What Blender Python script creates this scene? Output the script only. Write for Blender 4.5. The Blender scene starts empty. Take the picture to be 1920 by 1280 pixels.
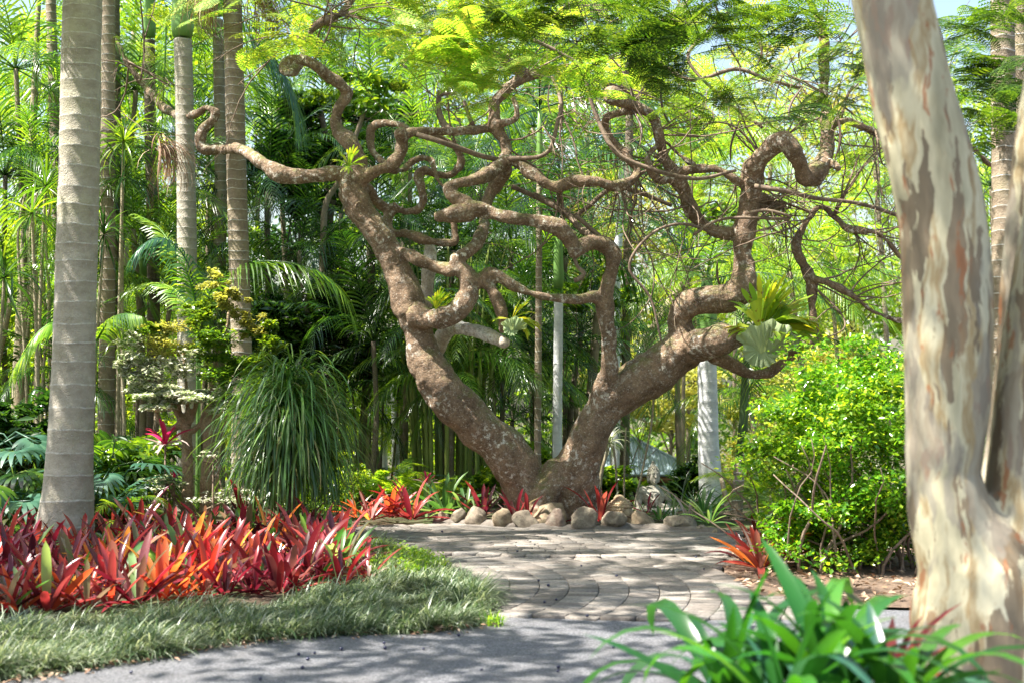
import bpy, math, random
import numpy as np
from mathutils import Vector, Matrix, noise as mnoise
R = math.radians
rnd = random.Random(7)
rg = np.random.default_rng(11)

# ------------------------------------------------------------------ camera, light, exposure
scene = bpy.context.scene
COL = scene.collection
F = 50.0 / 36.0 * 1920.0
CAMH = 1.45
TILT = math.atan(0.030)
cd = bpy.data.cameras.new("camera")
cam = bpy.data.objects.new("camera", cd); COL.objects.link(cam)
cam.location = (0, 0, CAMH); cam.rotation_euler = (math.pi / 2 + TILT, 0, 0)
cd.lens = 50; cd.sensor_width = 36; cd.clip_end = 500; cd.clip_start = 0.1
cd.dof.use_dof = True; cd.dof.focus_distance = 14.2; cd.dof.aperture_fstop = 2.5
scene.camera = cam
SUN_AZ = math.atan2(-0.26, -0.96)     # horizontal direction towards the sun
SUN_EL = R(59)
sun_dir = Vector((math.cos(SUN_EL) * math.cos(SUN_AZ), math.cos(SUN_EL) * math.sin(SUN_AZ), math.sin(SUN_EL)))
w = bpy.data.worlds.new("World"); scene.world = w; w.use_nodes = True
nt = w.node_tree; bg = nt.nodes["Background"]
sky = nt.nodes.new("ShaderNodeTexSky"); sky.sky_type = 'NISHITA'; sky.sun_disc = False
sky.sun_elevation = SUN_EL; sky.sun_rotation = math.atan2(sun_dir.x, sun_dir.y)
sky.air_density = 1.3; sky.dust_density = 2.5
nt.links.new(sky.outputs[0], bg.inputs[0]); bg.inputs[1].default_value = 0.085
sd = bpy.data.lights.new("sun", 'SUN'); sd.energy = 5.0; sd.angle = R(0.6); sd.color = (1.0, 0.955, 0.88)
so = bpy.data.objects.new("sun", sd); COL.objects.link(so)
so.rotation_euler = sun_dir.to_track_quat('Z', 'Y').to_euler(); so.location = (-10, 10, 30)
scene.view_settings.view_transform = 'Standard'; scene.view_settings.look = 'None'
scene.view_settings.exposure = 1.85; scene.view_settings.gamma = 1.0
scene.view_settings.use_curve_mapping = False
scene.render.engine = 'CYCLES'
cy = scene.cycles
cy.max_bounces = 7; cy.diffuse_bounces = 4; cy.glossy_bounces = 2; cy.transmission_bounces = 5
cy.transparent_max_bounces = 8; cy.use_denoising = True; cy.caustics_reflective = False; cy.caustics_refractive = False
cy.sample_clamp_indirect = 6

# ------------------------------------------------------------------ geometry helpers
CT, ST = math.cos(TILT), math.sin(TILT)
def at(px, py, D):
    """photo pixel + distance along the view axis -> world point"""
    u = (px - 960) / F; v = (640 - py) / F
    t = D / (CT - v * ST)
    return Vector((u * t, D, CAMH + t * (ST + v * CT)))
def ground_z(y):
    t = min(1.0, max(0.0, (y - 16.5) / 22.0))
    return -3.6 * t * t * (3 - 2 * t)
def gpt(px, py, z=0.0):
    u = (px - 960) / F; v = (640 - py) / F
    dz = ST + v * CT; t = (z - CAMH) / dz
    return (u * t, (CT - v * ST) * t)
def s2m(px, D): return px * D / F

def mesh_from(verts, faces, mats, name, smooth=True, mi=None):
    """verts (N,3); faces: list of integer arrays (M,k)"""
    me = bpy.data.meshes.new(name)
    verts = np.asarray(verts, dtype=np.float32).reshape(-1, 3)
    fl = [np.asarray(f, dtype=np.int32) for f in faces if len(f)]
    loops = np.concatenate([f.ravel() for f in fl])
    tot = np.concatenate([np.full(len(f), f.shape[1], dtype=np.int32) for f in fl])
    start = np.concatenate([[0], np.cumsum(tot)[:-1]]).astype(np.int32)
    me.vertices.add(len(verts)); me.vertices.foreach_set("co", verts.ravel())
    me.loops.add(len(loops)); me.loops.foreach_set("vertex_index", loops)
    me.polygons.add(len(tot)); me.polygons.foreach_set("loop_start", start); me.polygons.foreach_set("loop_total", tot)
    if smooth: me.polygons.foreach_set("use_smooth", np.ones(len(tot), dtype=bool))
    for m in (mats if isinstance(mats, (list, tuple)) else [mats]): me.materials.append(m)
    if mi is not None: me.polygons.foreach_set("material_index", np.asarray(mi, dtype=np.int32))
    me.update(calc_edges=True); me.validate()
    return me

class MB:
    def __init__(s): s.v = []; s.f = {}; s.n = 0; s.m = {}
    def add(s, v, faces, mat=0):
        v = np.asarray(v, dtype=float).reshape(-1, 3)
        for f in faces:
            f = np.asarray(f)
            if not len(f): continue
            s.f.setdefault(f.shape[1], []).append(f + s.n)
            s.m.setdefault(f.shape[1], []).append(np.full(len(f), mat))
        s.v.append(v); s.n += len(v)
        return s
    def mesh(s, name, mats, smooth=True):
        ks = sorted(s.f)
        return mesh_from(np.concatenate(s.v), [np.concatenate(s.f[k]) for k in ks], mats, name, smooth,
                         np.concatenate([np.concatenate(s.m[k]) for k in ks]))
    def raw(s):
        return np.concatenate(s.v), [np.concatenate(s.f[k]) for k in sorted(s.f)]

def link(o, parent=None):
    COL.objects.link(o)
    if parent is not None: o.parent = parent
    return o
def part(name, me, parent, loc=None, rot=None, scale=None, label=None):
    o = bpy.data.objects.new(name, me); link(o, parent)
    if loc is not None: o.location = loc
    if rot is not None: o.rotation_euler = rot
    if scale is not None: o.scale = scale if hasattr(scale, '__len__') else (scale,) * 3
    if label: o["label"] = label
    return o
def tag(o, label=None, cat=None, group=None, kind=None):
    if label: o["label"] = label
    if cat: o["category"] = cat
    if group: o["group"] = group
    if kind: o["kind"] = kind
    return o
def thing(name, loc, label, cat, group=None, rz=0.0, scale=1.0):
    o = bpy.data.objects.new(name, None); link(o); o.location = loc; o.rotation_euler = (0, 0, rz)
    o.scale = (scale,) * 3; o.empty_display_size = 0.1
    return tag(o, label, cat, group)
def solo(name, me, label, cat, group=None, loc=None, rot=None, scale=None):
    o = bpy.data.objects.new(name, me); link(o)
    if loc is not None: o.location = loc
    if rot is not None: o.rotation_euler = rot
    if scale is not None: o.scale = scale if hasattr(scale, '__len__') else (scale,) * 3
    return tag(o, label, cat, group)

def resample(pts, rad, step):
    """Catmull-Rom through points, about one ring per step metres"""
    P = [np.array(p, dtype=float) for p in pts]; out = []; ro = []
    n = len(P)
    for i in range(n - 1):
        p0 = P[i - 1] if i > 0 else 2 * P[0] - P[1]
        p3 = P[i + 2] if i + 2 < n else 2 * P[-1] - P[-2]
        p1, p2 = P[i], P[i + 1]
        k = max(1, int(math.ceil(np.linalg.norm(p2 - p1) / step)))
        for j in range(k):
            t = j / k
            out.append(0.5 * ((2 * p1) + (-p0 + p2) * t + (2 * p0 - 5 * p1 + 4 * p2 - p3) * t * t + (-p0 + 3 * p1 - 3 * p2 + p3) * t ** 3))
            ro.append(rad[i] * (1 - t) + rad[i + 1] * t)
    out.append(P[-1]); ro.append(rad[-1])
    return np.array(out), np.array(ro)
def tube(mb, pts, rad, sides=6, mat=0, caps=True, round_end=False):
    P = np.asarray(pts, dtype=float); rad = np.asarray(rad, dtype=float) * np.ones(len(P))
    if round_end and len(P) > 1:
        d = P[-1] - P[-2]; d = d / (np.linalg.norm(d) + 1e-9); r = rad[-1]
        P = np.vstack([P, P[-1] + d * r * 0.5, P[-1] + d * r * 0.85]); rad = np.concatenate([rad, [r * 0.86, r * 0.5]])
    T = np.gradient(P, axis=0); T /= (np.linalg.norm(T, axis=1)[:, None] + 1e-9)
    a = np.array([0, 0, 1.0]) if abs(T[0][2]) < 0.8 else np.array([1.0, 0, 0])
    N = np.zeros_like(P); n = np.cross(T[0], a); n /= np.linalg.norm(n); N[0] = n
    for i in range(1, len(P)):
        n = n - T[i] * np.dot(n, T[i]); n /= (np.linalg.norm(n) + 1e-9); N[i] = n
    B = np.cross(T, N)
    ang = np.linspace(0, 2 * math.pi, sides, endpoint=False)
    V = P[:, None, :] + rad[:, None, None] * (np.cos(ang)[None, :, None] * N[:, None, :] + np.sin(ang)[None, :, None] * B[:, None, :])
    m = len(P); i = np.arange(m - 1)[:, None] * sides; j = np.arange(sides)[None, :]; j2 = (j + 1) % sides
    q = np.stack([i + j, i + j2, i + sides + j2, i + sides + j], axis=-1).reshape(-1, 4)
    faces = [q]
    if caps:
        faces.append(np.array([list(range(sides - 1, -1, -1))])); faces.append(np.array([[(m - 1) * sides + k for k in range(sides)]]))
    mb.add(V.reshape(-1, 3), faces, mat)
    return mb

def strips(mb, base, az, el, length, width, droop, nseg=4, mat=0, taper=0.25, power=1.3, chan=0.0, side_roll=None, wobble=0.0, tip=0.7):
    """N curved pointed leaves (vectorised). chan>0 gives a V-shaped channel"""
    base = np.asarray(base, float).reshape(-1, 3); N = len(base)
    f = lambda x: np.broadcast_to(np.asarray(x, float), (N,)).copy()
    az, el, L, W, dr = f(az), f(el), f(length), f(width), f(droop)
    S = np.linspace(0, 1, nseg + 1)
    P = np.zeros((N, nseg + 1, 3)); P[:, 0] = base
    azc = az.copy()
    for k in range(1, nseg + 1):
        s = (S[k] + S[k - 1]) / 2
        e = el - dr * s ** power
        if wobble: azc = azc + rg.normal(0, wobble, N)
        d = np.stack([np.cos(e) * np.cos(azc), np.cos(e) * np.sin(azc), np.sin(e)], -1)
        P[:, k] = P[:, k - 1] + d * (L / nseg)[:, None]
    sv = np.stack([-np.sin(az), np.cos(az), np.zeros(N)], -1)
    if side_roll is not None:
        sr = f(side_roll); sv = sv * np.cos(sr)[:, None] + np.array([0, 0, 1.0]) * np.sin(sr)[:, None]
    wp = np.where(S < 0.5, taper + (1 - taper) * np.sin(np.clip(S / 0.5, 0, 1) * math.pi / 2), np.cos(np.clip((S - 0.5) / 0.5, 0, 1) * math.pi / 2) ** tip)
    wp[-1] = 0.0
    half = W[:, None] * 0.5 * wp[None, :]
    Lf = P + sv[:, None, :] * half[:, :, None]; Rt = P - sv[:, None, :] * half[:, :, None]
    if chan:
        Md = P.copy(); Md[:, :, 2] -= half * chan; Lf[:, :, 2] += half * chan * .6; Rt[:, :, 2] += half * chan * .6
        rows = np.stack([Lf[:, :-1], Md[:, :-1], Rt[:, :-1]], 2).reshape(N, -1, 3)
        V = np.concatenate([rows, P[:, -1:]], 1); nv = nseg * 3 + 1
        q = []
        for k in range(nseg - 1):
            a = k * 3
            q += [[a, a + 1, a + 4, a + 3], [a + 1, a + 2, a + 5, a + 4]]
        a = (nseg - 1) * 3; t = [[a, a + 1, nv - 1], [a + 1, a + 2, nv - 1]]
    else:
        rows = np.stack([Lf[:, :-1], Rt[:, :-1]], 2).reshape(N, -1, 3)
        V = np.concatenate([rows, P[:, -1:]], 1); nv = nseg * 2 + 1
        q = [[k * 2, k * 2 + 1, k * 2 + 3, k * 2 + 2] for k in range(nseg - 1)]
        a = (nseg - 1) * 2; t = [[a, a + 1, nv - 1]]
    off = (np.arange(N) * nv)[:, None, None]
    fs = [(np.array(t)[None] + off).reshape(-1, 3)]
    if q: fs.append((np.array(q)[None] + off).reshape(-1, 4))
    mb.add(V.reshape(-1, 3), fs, mat)
    return mb

def kites(mb, C, size, up=0.6, asp=0.42, mat=0, rng=rg, droop=0.0):
    C = np.asarray(C, float); N = len(C)
    size = np.broadcast_to(np.asarray(size, float), (N,))
    n = rng.normal(0, 1, (N, 3)); n /= np.linalg.norm(n, axis=1)[:, None]; n[:, 2] = np.abs(n[:, 2]) + up
    n /= np.linalg.norm(n, axis=1)[:, None]
    t = np.cross(n, rng.normal(0, 1, (N, 3))); t[:, 2] -= droop; t /= (np.linalg.norm(t, axis=1)[:, None] + 1e-9)
    b = np.cross(n, t); s = size[:, None]
    V = np.stack([C - t * s * .5, C - t * s * .05 + b * s * asp * .5 + n * s * .09, C + t * s * .5 - n * s * .05, C - t * s * .05 - b * s * asp * .5 + n * s * .09], 1)
    o = (np.arange(N) * 4)[:, None]
    mb.add(V.reshape(-1, 3), [np.concatenate([o + np.array([[0, 1, 2]]), o + np.array([[0, 2, 3]])], 0)], mat)
    return mb

def clumpy(n, R3, nclump, cl=0.28, shell=0.55, rng=rg, flat=0.6):
    """points for leaves, in clumps through an ellipsoid; denser near the outside"""
    d = rng.normal(0, 1, (nclump, 3)); d /= np.linalg.norm(d, axis=1)[:, None]
    r = shell + (1 - shell) * rng.random(nclump) ** 0.6
    r[rng.random(nclump) < .25] *= .6
    cc = d * r[:, None] * (0.8 + 0.25 * rng.random((nclump, 1)))
    k = rng.integers(0, nclump, n)
    cs = cl * (0.5 + rng.random(nclump))
    off = rng.normal(0, 1, (n, 3)); off /= np.linalg.norm(off, axis=1)[:, None]; off *= rng.random((n, 1)) ** 0.5
    off[:, 2] *= flat
    return (cc[k] + off * cs[k][:, None]) * np.asarray(R3)[None, :], cc * np.asarray(R3)[None, :]

def evaluated(me, mods):
    o = bpy.data.objects.new("tmp", me); COL.objects.link(o)
    for t, kw in mods:
        m = o.modifiers.new("m", t)
        for k, v in kw.items(): setattr(m, k, v)
    dg = bpy.context.evaluated_depsgraph_get(); dg.update()
    out = bpy.data.meshes.new_from_object(o.evaluated_get(dg))
    bpy.data.objects.remove(o)
    return out
def blend(mb, voxel, mat, smooth=3, disp=None, name="mesh"):
    """fuses overlapping closed shapes into one continuous skin, then adds bark relief"""
    me = mb.mesh(name, mat)
    out = evaluated(me, [('REMESH', dict(mode='VOXEL', voxel_size=voxel, use_smooth_shade=True)), ('SMOOTH', dict(factor=0.5, iterations=smooth))])
    if disp:
        n = len(out.vertices); co = np.zeros(n * 3, np.float32); out.vertices.foreach_get("co", co)
        nr = np.zeros(n * 3, np.float32); out.vertices.foreach_get("normal", nr)
        co = co.reshape(-1, 3); nr = nr.reshape(-1, 3)
        d = np.zeros(n)
        for amp, fr, sx in disp:
            for i in range(n):
                c = co[i]
                d[i] += amp * mnoise.noise((c[0] * fr, c[1] * fr, c[2] * fr * sx))
        co += nr * d[:, None]; out.vertices.foreach_set("co", co.ravel().astype(np.float32)); out.update()
    out.materials.clear(); out.materials.append(mat); out.name = name
    return out

# ------------------------------------------------------------------ materials
def newmat(name):
    m = bpy.data.materials.new(name); m.use_nodes = True; nt = m.node_tree
    for n in list(nt.nodes): nt.nodes.remove(n)
    out = nt.nodes.new("ShaderNodeOutputMaterial")
    return m, nt, out
def N(nt, t, **kw):
    n = nt.nodes.new(t)
    for k, v in kw.items(): setattr(n, k, v)
    return n
def ramp(nt, fac, stops, interp='LINEAR'):
    r = N(nt, "ShaderNodeValToRGB"); r.color_ramp.interpolation = interp
    el = r.color_ramp.elements
    while len(el) < len(stops): el.new(0.5)
    for e, (p, c) in zip(el, stops): e.position = p; e.color = (*c, 1) if len(c) == 3 else c
    nt.links.new(fac, r.inputs[0]); return r.outputs[0]
def mixc(nt, fac, a, b, mode='MIX'):
    m = N(nt, "ShaderNodeMix", data_type='RGBA', blend_type=mode)
    for inp, v in ((m.inputs[0], fac), (m.inputs[6], a), (m.inputs[7], b)):
        if hasattr(v, 'is_linked') or isinstance(v, bpy.types.NodeSocket): nt.links.new(v, inp)
        elif isinstance(v, (int, float)): inp.default_value = v
        else: inp.default_value = (*v, 1)
    return m.outputs[2]
def math_(nt, op, a, b=0.5):
    m = N(nt, "ShaderNodeMath", operation=op)
    for inp, v in ((m.inputs[0], a), (m.inputs[1], b)):
        if isinstance(v, bpy.types.NodeSocket): nt.links.new(v, inp)
        else: inp.default_value = v
    return m.outputs[0]
def noise_t(nt, scale, detail=4, rough=.55, co=None, vscale=None, dist=0.0):
    n = N(nt, "ShaderNodeTexNoise"); n.inputs['Scale'].default_value = scale
    n.inputs['Detail'].default_value = detail; n.inputs['Roughness'].default_value = rough; n.inputs['Distortion'].default_value = dist
    if co is None: co = N(nt, "ShaderNodeTexCoord").outputs['Object']
    if vscale:
        mp = N(nt, "ShaderNodeMapping"); mp.inputs['Scale'].default_value = vscale; nt.links.new(co, mp.inputs[0]); co = mp.outputs[0]
    nt.links.new(co, n.inputs['Vector'])
    return n.outputs['Fac']
def worldco(nt): return N(nt, "ShaderNodeNewGeometry").outputs['Position']
def bump(nt, h, strength=.5, dist=.02):
    b = N(nt, "ShaderNodeBump"); b.inputs['Strength'].default_value = strength; b.inputs['Distance'].default_value = dist
    nt.links.new(h, b.inputs['Height']); return b.outputs[0]
def rand01(nt):
    g = N(nt, "ShaderNodeNewGeometry"); o = N(nt, "ShaderNodeObjectInfo")
    return math_(nt, 'FRACT', math_(nt, 'ADD', g.outputs['Random Per Island'], o.outputs['Random']))

def leafmat(name, stops, trans=0.42, rough=.38, tboost=1.9, tint=(1.15, 1.0, 0.35), spec=.5, patch=None):
    m, nt, out = newmat(name)
    r = rand01(nt)
    c = ramp(nt, r, stops)
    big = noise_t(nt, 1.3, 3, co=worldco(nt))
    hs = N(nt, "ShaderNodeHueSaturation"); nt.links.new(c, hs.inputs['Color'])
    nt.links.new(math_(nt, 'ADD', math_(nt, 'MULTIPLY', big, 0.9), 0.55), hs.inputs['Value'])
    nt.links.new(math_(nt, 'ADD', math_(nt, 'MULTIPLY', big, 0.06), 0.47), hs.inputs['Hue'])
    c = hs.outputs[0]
    if patch:
        pn = noise_t(nt, patch[1], 3); c = mixc(nt, ramp(nt, pn, [(patch[2], (0, 0, 0)), (patch[2] + .08, (1, 1, 1))]), c, patch[0])
    p = N(nt, "ShaderNodeBsdfPrincipled"); nt.links.new(c, p.inputs['Base Color'])
    p.inputs['Roughness'].default_value = rough; p.inputs['Specular IOR Level'].default_value = spec
    tr = N(nt, "ShaderNodeBsdfTranslucent")
    tc = mixc(nt, 1.0, c, tuple(t * tboost for t in tint), 'MULTIPLY')
    nt.links.new(tc, tr.inputs[0])
    mx = N(nt, "ShaderNodeMixShader"); mx.inputs[0].default_value = trans
    nt.links.new(p.outputs[0], mx.inputs[1]); nt.links.new(tr.outputs[0], mx.inputs[2]); nt.links.new(mx.outputs[0], out.inputs[0])
    return m
def solid(name, color_fn, rough=.8, bump_fn=None, spec=.3, metallic=0):
    m, nt, out = newmat(name)
    p = N(nt, "ShaderNodeBsdfPrincipled"); p.inputs['Roughness'].default_value = rough
    p.inputs['Specular IOR Level'].default_value = spec; p.inputs['Metallic'].default_value = metallic
    c = color_fn(nt)
    if isinstance(c, bpy.types.NodeSocket): nt.links.new(c, p.inputs['Base Color'])
    else: p.inputs['Base Color'].default_value = (*c, 1)
    if bump_fn: nt.links.new(bump_fn(nt), p.inputs['Normal'])
    nt.links.new(p.outputs[0], out.inputs[0]); return m

def bark_color(base, dark, pale, moss, scale=1.0, pale_at=.62, moss_amt=.5):
    def f(nt):
        co = worldco(nt)
        c = ramp(nt, noise_t(nt, 5 * scale, 8, .68, co), [(.28, dark), (.62, base)])
        lich = ramp(nt, noise_t(nt, 16 * scale, 6, .7, co), [(pale_at - .02, (0, 0, 0)), (pale_at + .05, (1, 1, 1))])
        lb = ramp(nt, noise_t(nt, 2.2 * scale, 3, .5, co), [(.42, (0, 0, 0)), (.62, (1, 1, 1))])
        c = mixc(nt, math_(nt, 'MULTIPLY', lich, lb), c, pale)
        g = N(nt, "ShaderNodeNewGeometry"); sx = N(nt, "ShaderNodeSeparateXYZ"); nt.links.new(g.outputs['Normal'], sx.inputs[0])
        up = ramp(nt, sx.outputs[2], [(.15, (0, 0, 0)), (.8, (1, 1, 1))])
        mn = ramp(nt, noise_t(nt, 7 * scale, 5, .65, co), [(.46, (0, 0, 0)), (.6, (1, 1, 1))])
        fac = math_(nt, 'MULTIPLY', math_(nt, 'MULTIPLY', up, mn), moss_amt)
        c = mixc(nt, fac, c, moss)
        sp = ramp(nt, noise_t(nt, 55 * scale, 3, .6, co), [(.58, (0, 0, 0)), (.66, (1, 1, 1))])
        c = mixc(nt, math_(nt, 'MULTIPLY', sp, .4), c, pale)
        dk = ramp(nt, noise_t(nt, 34 * scale, 6, .7, co), [(.40, (.35, .35, .35)), (.52, (1, 1, 1))])
        return mixc(nt, .55, c, dk, 'MULTIPLY')
    return f
def bark_bump(sc=1.0, st=.6):
    def f(nt):
        co = worldco(nt)
        a = noise_t(nt, 14 * sc, 8, .75, co); b = noise_t(nt, 60 * sc, 3, .6, co)
        v = N(nt, 'ShaderNodeTexVoronoi'); v.feature = 'DISTANCE_TO_EDGE'; v.inputs['Scale'].default_value = 22 * sc; nt.links.new(co, v.inputs['Vector'])
        e = ramp(nt, v.outputs['Distance'], [(0, (0, 0, 0)), (.10, (.10, .10, .10))])
        return bump(nt, math_(nt, 'ADD', math_(nt, 'ADD', a, e), math_(nt, 'MULTIPLY', b, .4)), st, .06)
    return f
M = {}
M['gnarl'] = solid('gnarled_bark', bark_color((.29, .195, .125), (.09, .055, .034), (.70, .65, .56), (.16, .165, .05), 1.15, .555, .9), .85, bark_bump(1, .5))
M['twig'] = solid('twig_bark', bark_color((.25, .18, .13), (.12, .08, .06), (.40, .35, .28), (.15, .14, .06), 1.2), .85)
M['paletwig'] = solid('pale_stem_bark', bark_color((.42, .36, .24), (.25, .19, .11), (.60, .56, .44), (.2, .22, .08), 1.2), .85, bark_bump(1, .4))
def palmbody(base, dark, moss):
    def f(nt):
        co = worldco(nt)
        c = ramp(nt, noise_t(nt, 6, 8, .7, co, (1, 1, 1.6)), [(.3, dark), (.62, base)])
        c = mixc(nt, ramp(nt, noise_t(nt, 3, 3, .6, co), [(.5, (0, 0, 0)), (.75, (.5, .5, .5))]), c, moss)
        sp = ramp(nt, noise_t(nt, 60, 3, .6, co), [(.62, (0, 0, 0)), (.7, (1, 1, 1))])
        return mixc(nt, math_(nt, 'MULTIPLY', sp, .5), c, (.60, .58, .52))
    return f
M['palm_a'] = solid('palm_bark_grey', palmbody((.47, .425, .35), (.28, .245, .19), (.36, .345, .20)), .85, bark_bump(1.2, .5))
M['palm_b'] = solid('palm_bark_brown', palmbody((.33, .265, .19), (.19, .14, .095), (.28, .25, .13)), .85, bark_bump(1.2, .5))
M['palm_dark'] = solid('palm_bark_dark', palmbody((.20, .155, .115), (.10, .075, .055), (.14, .14, .07)), .85, bark_bump(1, .5))
M['palm_white'] = solid('palm_bark_white', palmbody((.70, .70, .70), (.42, .43, .44), (.5, .52, .42)), .7, bark_bump(1, .3))
M['scar'] = solid('leaf_scar', lambda nt: ramp(nt, noise_t(nt, 25, 5, .7, worldco(nt)), [(.35, (.40, .37, .31)), (.62, (.66, .63, .57))]), .8, bark_bump(1.5, .6))
M['scar_dark'] = solid('leaf_scar_dark', lambda nt: ramp(nt, noise_t(nt, 25, 5, .7, worldco(nt)), [(.35, (.16, .13, .095)), (.65, (.30, .26, .21))]), .8)
M['stem_green'] = solid('stem_dark_green', lambda nt: ramp(nt, noise_t(nt, 6, 4, .6, worldco(nt), (1, 1, .5)), [(.3, (.035, .07, .025)), (.7, (.08, .13, .045))]), .5)
M['shaft'] = solid('crownshaft_green', lambda nt: ramp(nt, noise_t(nt, 4, 4, .6, worldco(nt), (1, 1, .3)), [(.3, (.10, .22, .05)), (.7, (.22, .38, .10))]), .4)
M['deadleaf'] = leafmat('dead_fibre', [(0, (.30, .19, .11)), (.6, (.42, .30, .19)), (1, (.52, .42, .30))], .2, .8, 1.0, (1, .9, .7), .2)

G = {}
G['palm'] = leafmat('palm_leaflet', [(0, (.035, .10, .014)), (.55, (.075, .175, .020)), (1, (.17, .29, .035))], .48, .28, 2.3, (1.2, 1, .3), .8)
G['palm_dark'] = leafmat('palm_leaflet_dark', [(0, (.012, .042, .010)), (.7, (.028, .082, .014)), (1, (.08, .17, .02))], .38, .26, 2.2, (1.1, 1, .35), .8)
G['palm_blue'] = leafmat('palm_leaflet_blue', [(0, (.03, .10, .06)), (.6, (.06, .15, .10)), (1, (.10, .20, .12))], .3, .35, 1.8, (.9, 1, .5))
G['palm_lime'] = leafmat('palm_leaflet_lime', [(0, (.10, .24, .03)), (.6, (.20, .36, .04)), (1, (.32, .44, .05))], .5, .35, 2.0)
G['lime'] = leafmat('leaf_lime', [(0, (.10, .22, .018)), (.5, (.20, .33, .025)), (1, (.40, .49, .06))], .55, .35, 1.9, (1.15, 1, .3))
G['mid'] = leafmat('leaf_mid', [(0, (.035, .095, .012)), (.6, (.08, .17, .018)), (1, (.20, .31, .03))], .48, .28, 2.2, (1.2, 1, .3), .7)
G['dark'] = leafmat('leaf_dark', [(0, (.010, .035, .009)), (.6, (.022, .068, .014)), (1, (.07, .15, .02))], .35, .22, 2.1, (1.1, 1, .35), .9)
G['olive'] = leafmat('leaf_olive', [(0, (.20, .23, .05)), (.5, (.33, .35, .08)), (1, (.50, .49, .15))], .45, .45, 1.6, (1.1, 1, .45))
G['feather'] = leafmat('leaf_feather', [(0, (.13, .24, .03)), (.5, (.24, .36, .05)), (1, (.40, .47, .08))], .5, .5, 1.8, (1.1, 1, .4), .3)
G['feather_y'] = leafmat('leaf_feather_yellow', [(0, (.14, .28, .03)), (.5, (.26, .40, .05)), (.85, (.42, .50, .08)), (1, (.58, .50, .09))], .5, .5, 1.7, (1.0, 1, .4), .3)  # backlit canopy put into the colour: brighter copy of the feather leaf
G['feather_d'] = leafmat('leaf_feather_deep', [(0, (.022, .065, .010)), (.5, (.045, .11, .015)), (1, (.12, .21, .028))], .45, .45, 1.9, (1.2, 1, .3), .4)  # canopy shade put into the colour: darker copy of the feather leaf
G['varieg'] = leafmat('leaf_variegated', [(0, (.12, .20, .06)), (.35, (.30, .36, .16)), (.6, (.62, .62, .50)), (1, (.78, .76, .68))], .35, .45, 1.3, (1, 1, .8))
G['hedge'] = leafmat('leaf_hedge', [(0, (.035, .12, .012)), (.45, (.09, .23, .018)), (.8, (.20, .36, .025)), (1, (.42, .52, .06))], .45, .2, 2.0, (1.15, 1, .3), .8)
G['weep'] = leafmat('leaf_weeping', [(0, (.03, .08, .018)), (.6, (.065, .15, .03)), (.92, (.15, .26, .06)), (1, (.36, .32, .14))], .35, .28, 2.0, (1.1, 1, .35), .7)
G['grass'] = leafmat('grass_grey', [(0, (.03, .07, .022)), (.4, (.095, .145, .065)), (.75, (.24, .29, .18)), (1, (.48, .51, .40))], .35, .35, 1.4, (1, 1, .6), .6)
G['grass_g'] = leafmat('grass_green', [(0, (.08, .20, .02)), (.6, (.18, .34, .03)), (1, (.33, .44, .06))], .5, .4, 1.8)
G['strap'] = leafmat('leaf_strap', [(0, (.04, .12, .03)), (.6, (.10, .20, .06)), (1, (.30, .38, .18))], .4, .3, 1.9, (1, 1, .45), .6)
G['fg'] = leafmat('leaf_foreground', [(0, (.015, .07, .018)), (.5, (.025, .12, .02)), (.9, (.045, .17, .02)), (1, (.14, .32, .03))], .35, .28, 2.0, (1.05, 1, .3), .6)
G['fgb'] = leafmat('leaf_foreground_blue', [(0, (.03, .10, .06)), (1, (.08, .20, .13))], .3, .25, 1.6, (1, 1, .5), .7)
G['red'] = leafmat('bromeliad_red', [(0, (.10, .012, .02)), (.35, (.28, .03, .035)), (.6, (.44, .08, .07)), (.8, (.24, .045, .05)), (.92, (.30, .17, .15)), (1, (.20, .20, .11))], .30, .27, 1.8, (1.1, .95, .8), .7)
G['maroon'] = leafmat('bromeliad_maroon', [(0, (.055, .010, .018)), (.4, (.13, .014, .03)), (.7, (.26, .02, .035)), (.88, (.16, .07, .07)), (1, (.12, .13, .06))], .36, .24, 2.0, (1.1, .7, .6), .8)
G['orange'] = leafmat('bromeliad_orange', [(0, (.36, .035, .028)), (.4, (.50, .09, .04)), (.75, (.58, .20, .06)), (1, (.52, .36, .09))], .5, .3, 1.6, (1.1, .85, .5), .6)
G['pink'] = leafmat('cordyline_pink', [(0, (.30, .01, .08)), (1, (.62, .04, .18))], .45, .3, 1.6, (1.1, .7, .8), .6)
G['palepink'] = leafmat('cordyline_pale', [(0, (.42, .28, .26)), (1, (.60, .46, .42))], .35, .3, 1.3, (1, .9, .9), .6)
G['stag'] = leafmat('staghorn_frond', [(0, (.16, .32, .03)), (.6, (.30, .42, .05)), (1, (.50, .50, .05))], .5, .4, 1.6, (1.1, 1, .35), .4, ((.22, .08, .02), 14, .64))
G['shield'] = leafmat('staghorn_shield', [(0, (.30, .40, .20)), (1, (.42, .50, .27))], .35, .5, 1.2, (1, 1, .7), .3, ((.10, .09, .04), 26, .66))
G['litter'] = leafmat('leaf_litter', [(0, (.14, .08, .05)), (.5, (.32, .20, .13)), (1, (.50, .38, .28))], .1, .8, 1.0, (1, .9, .7), .2)

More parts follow.
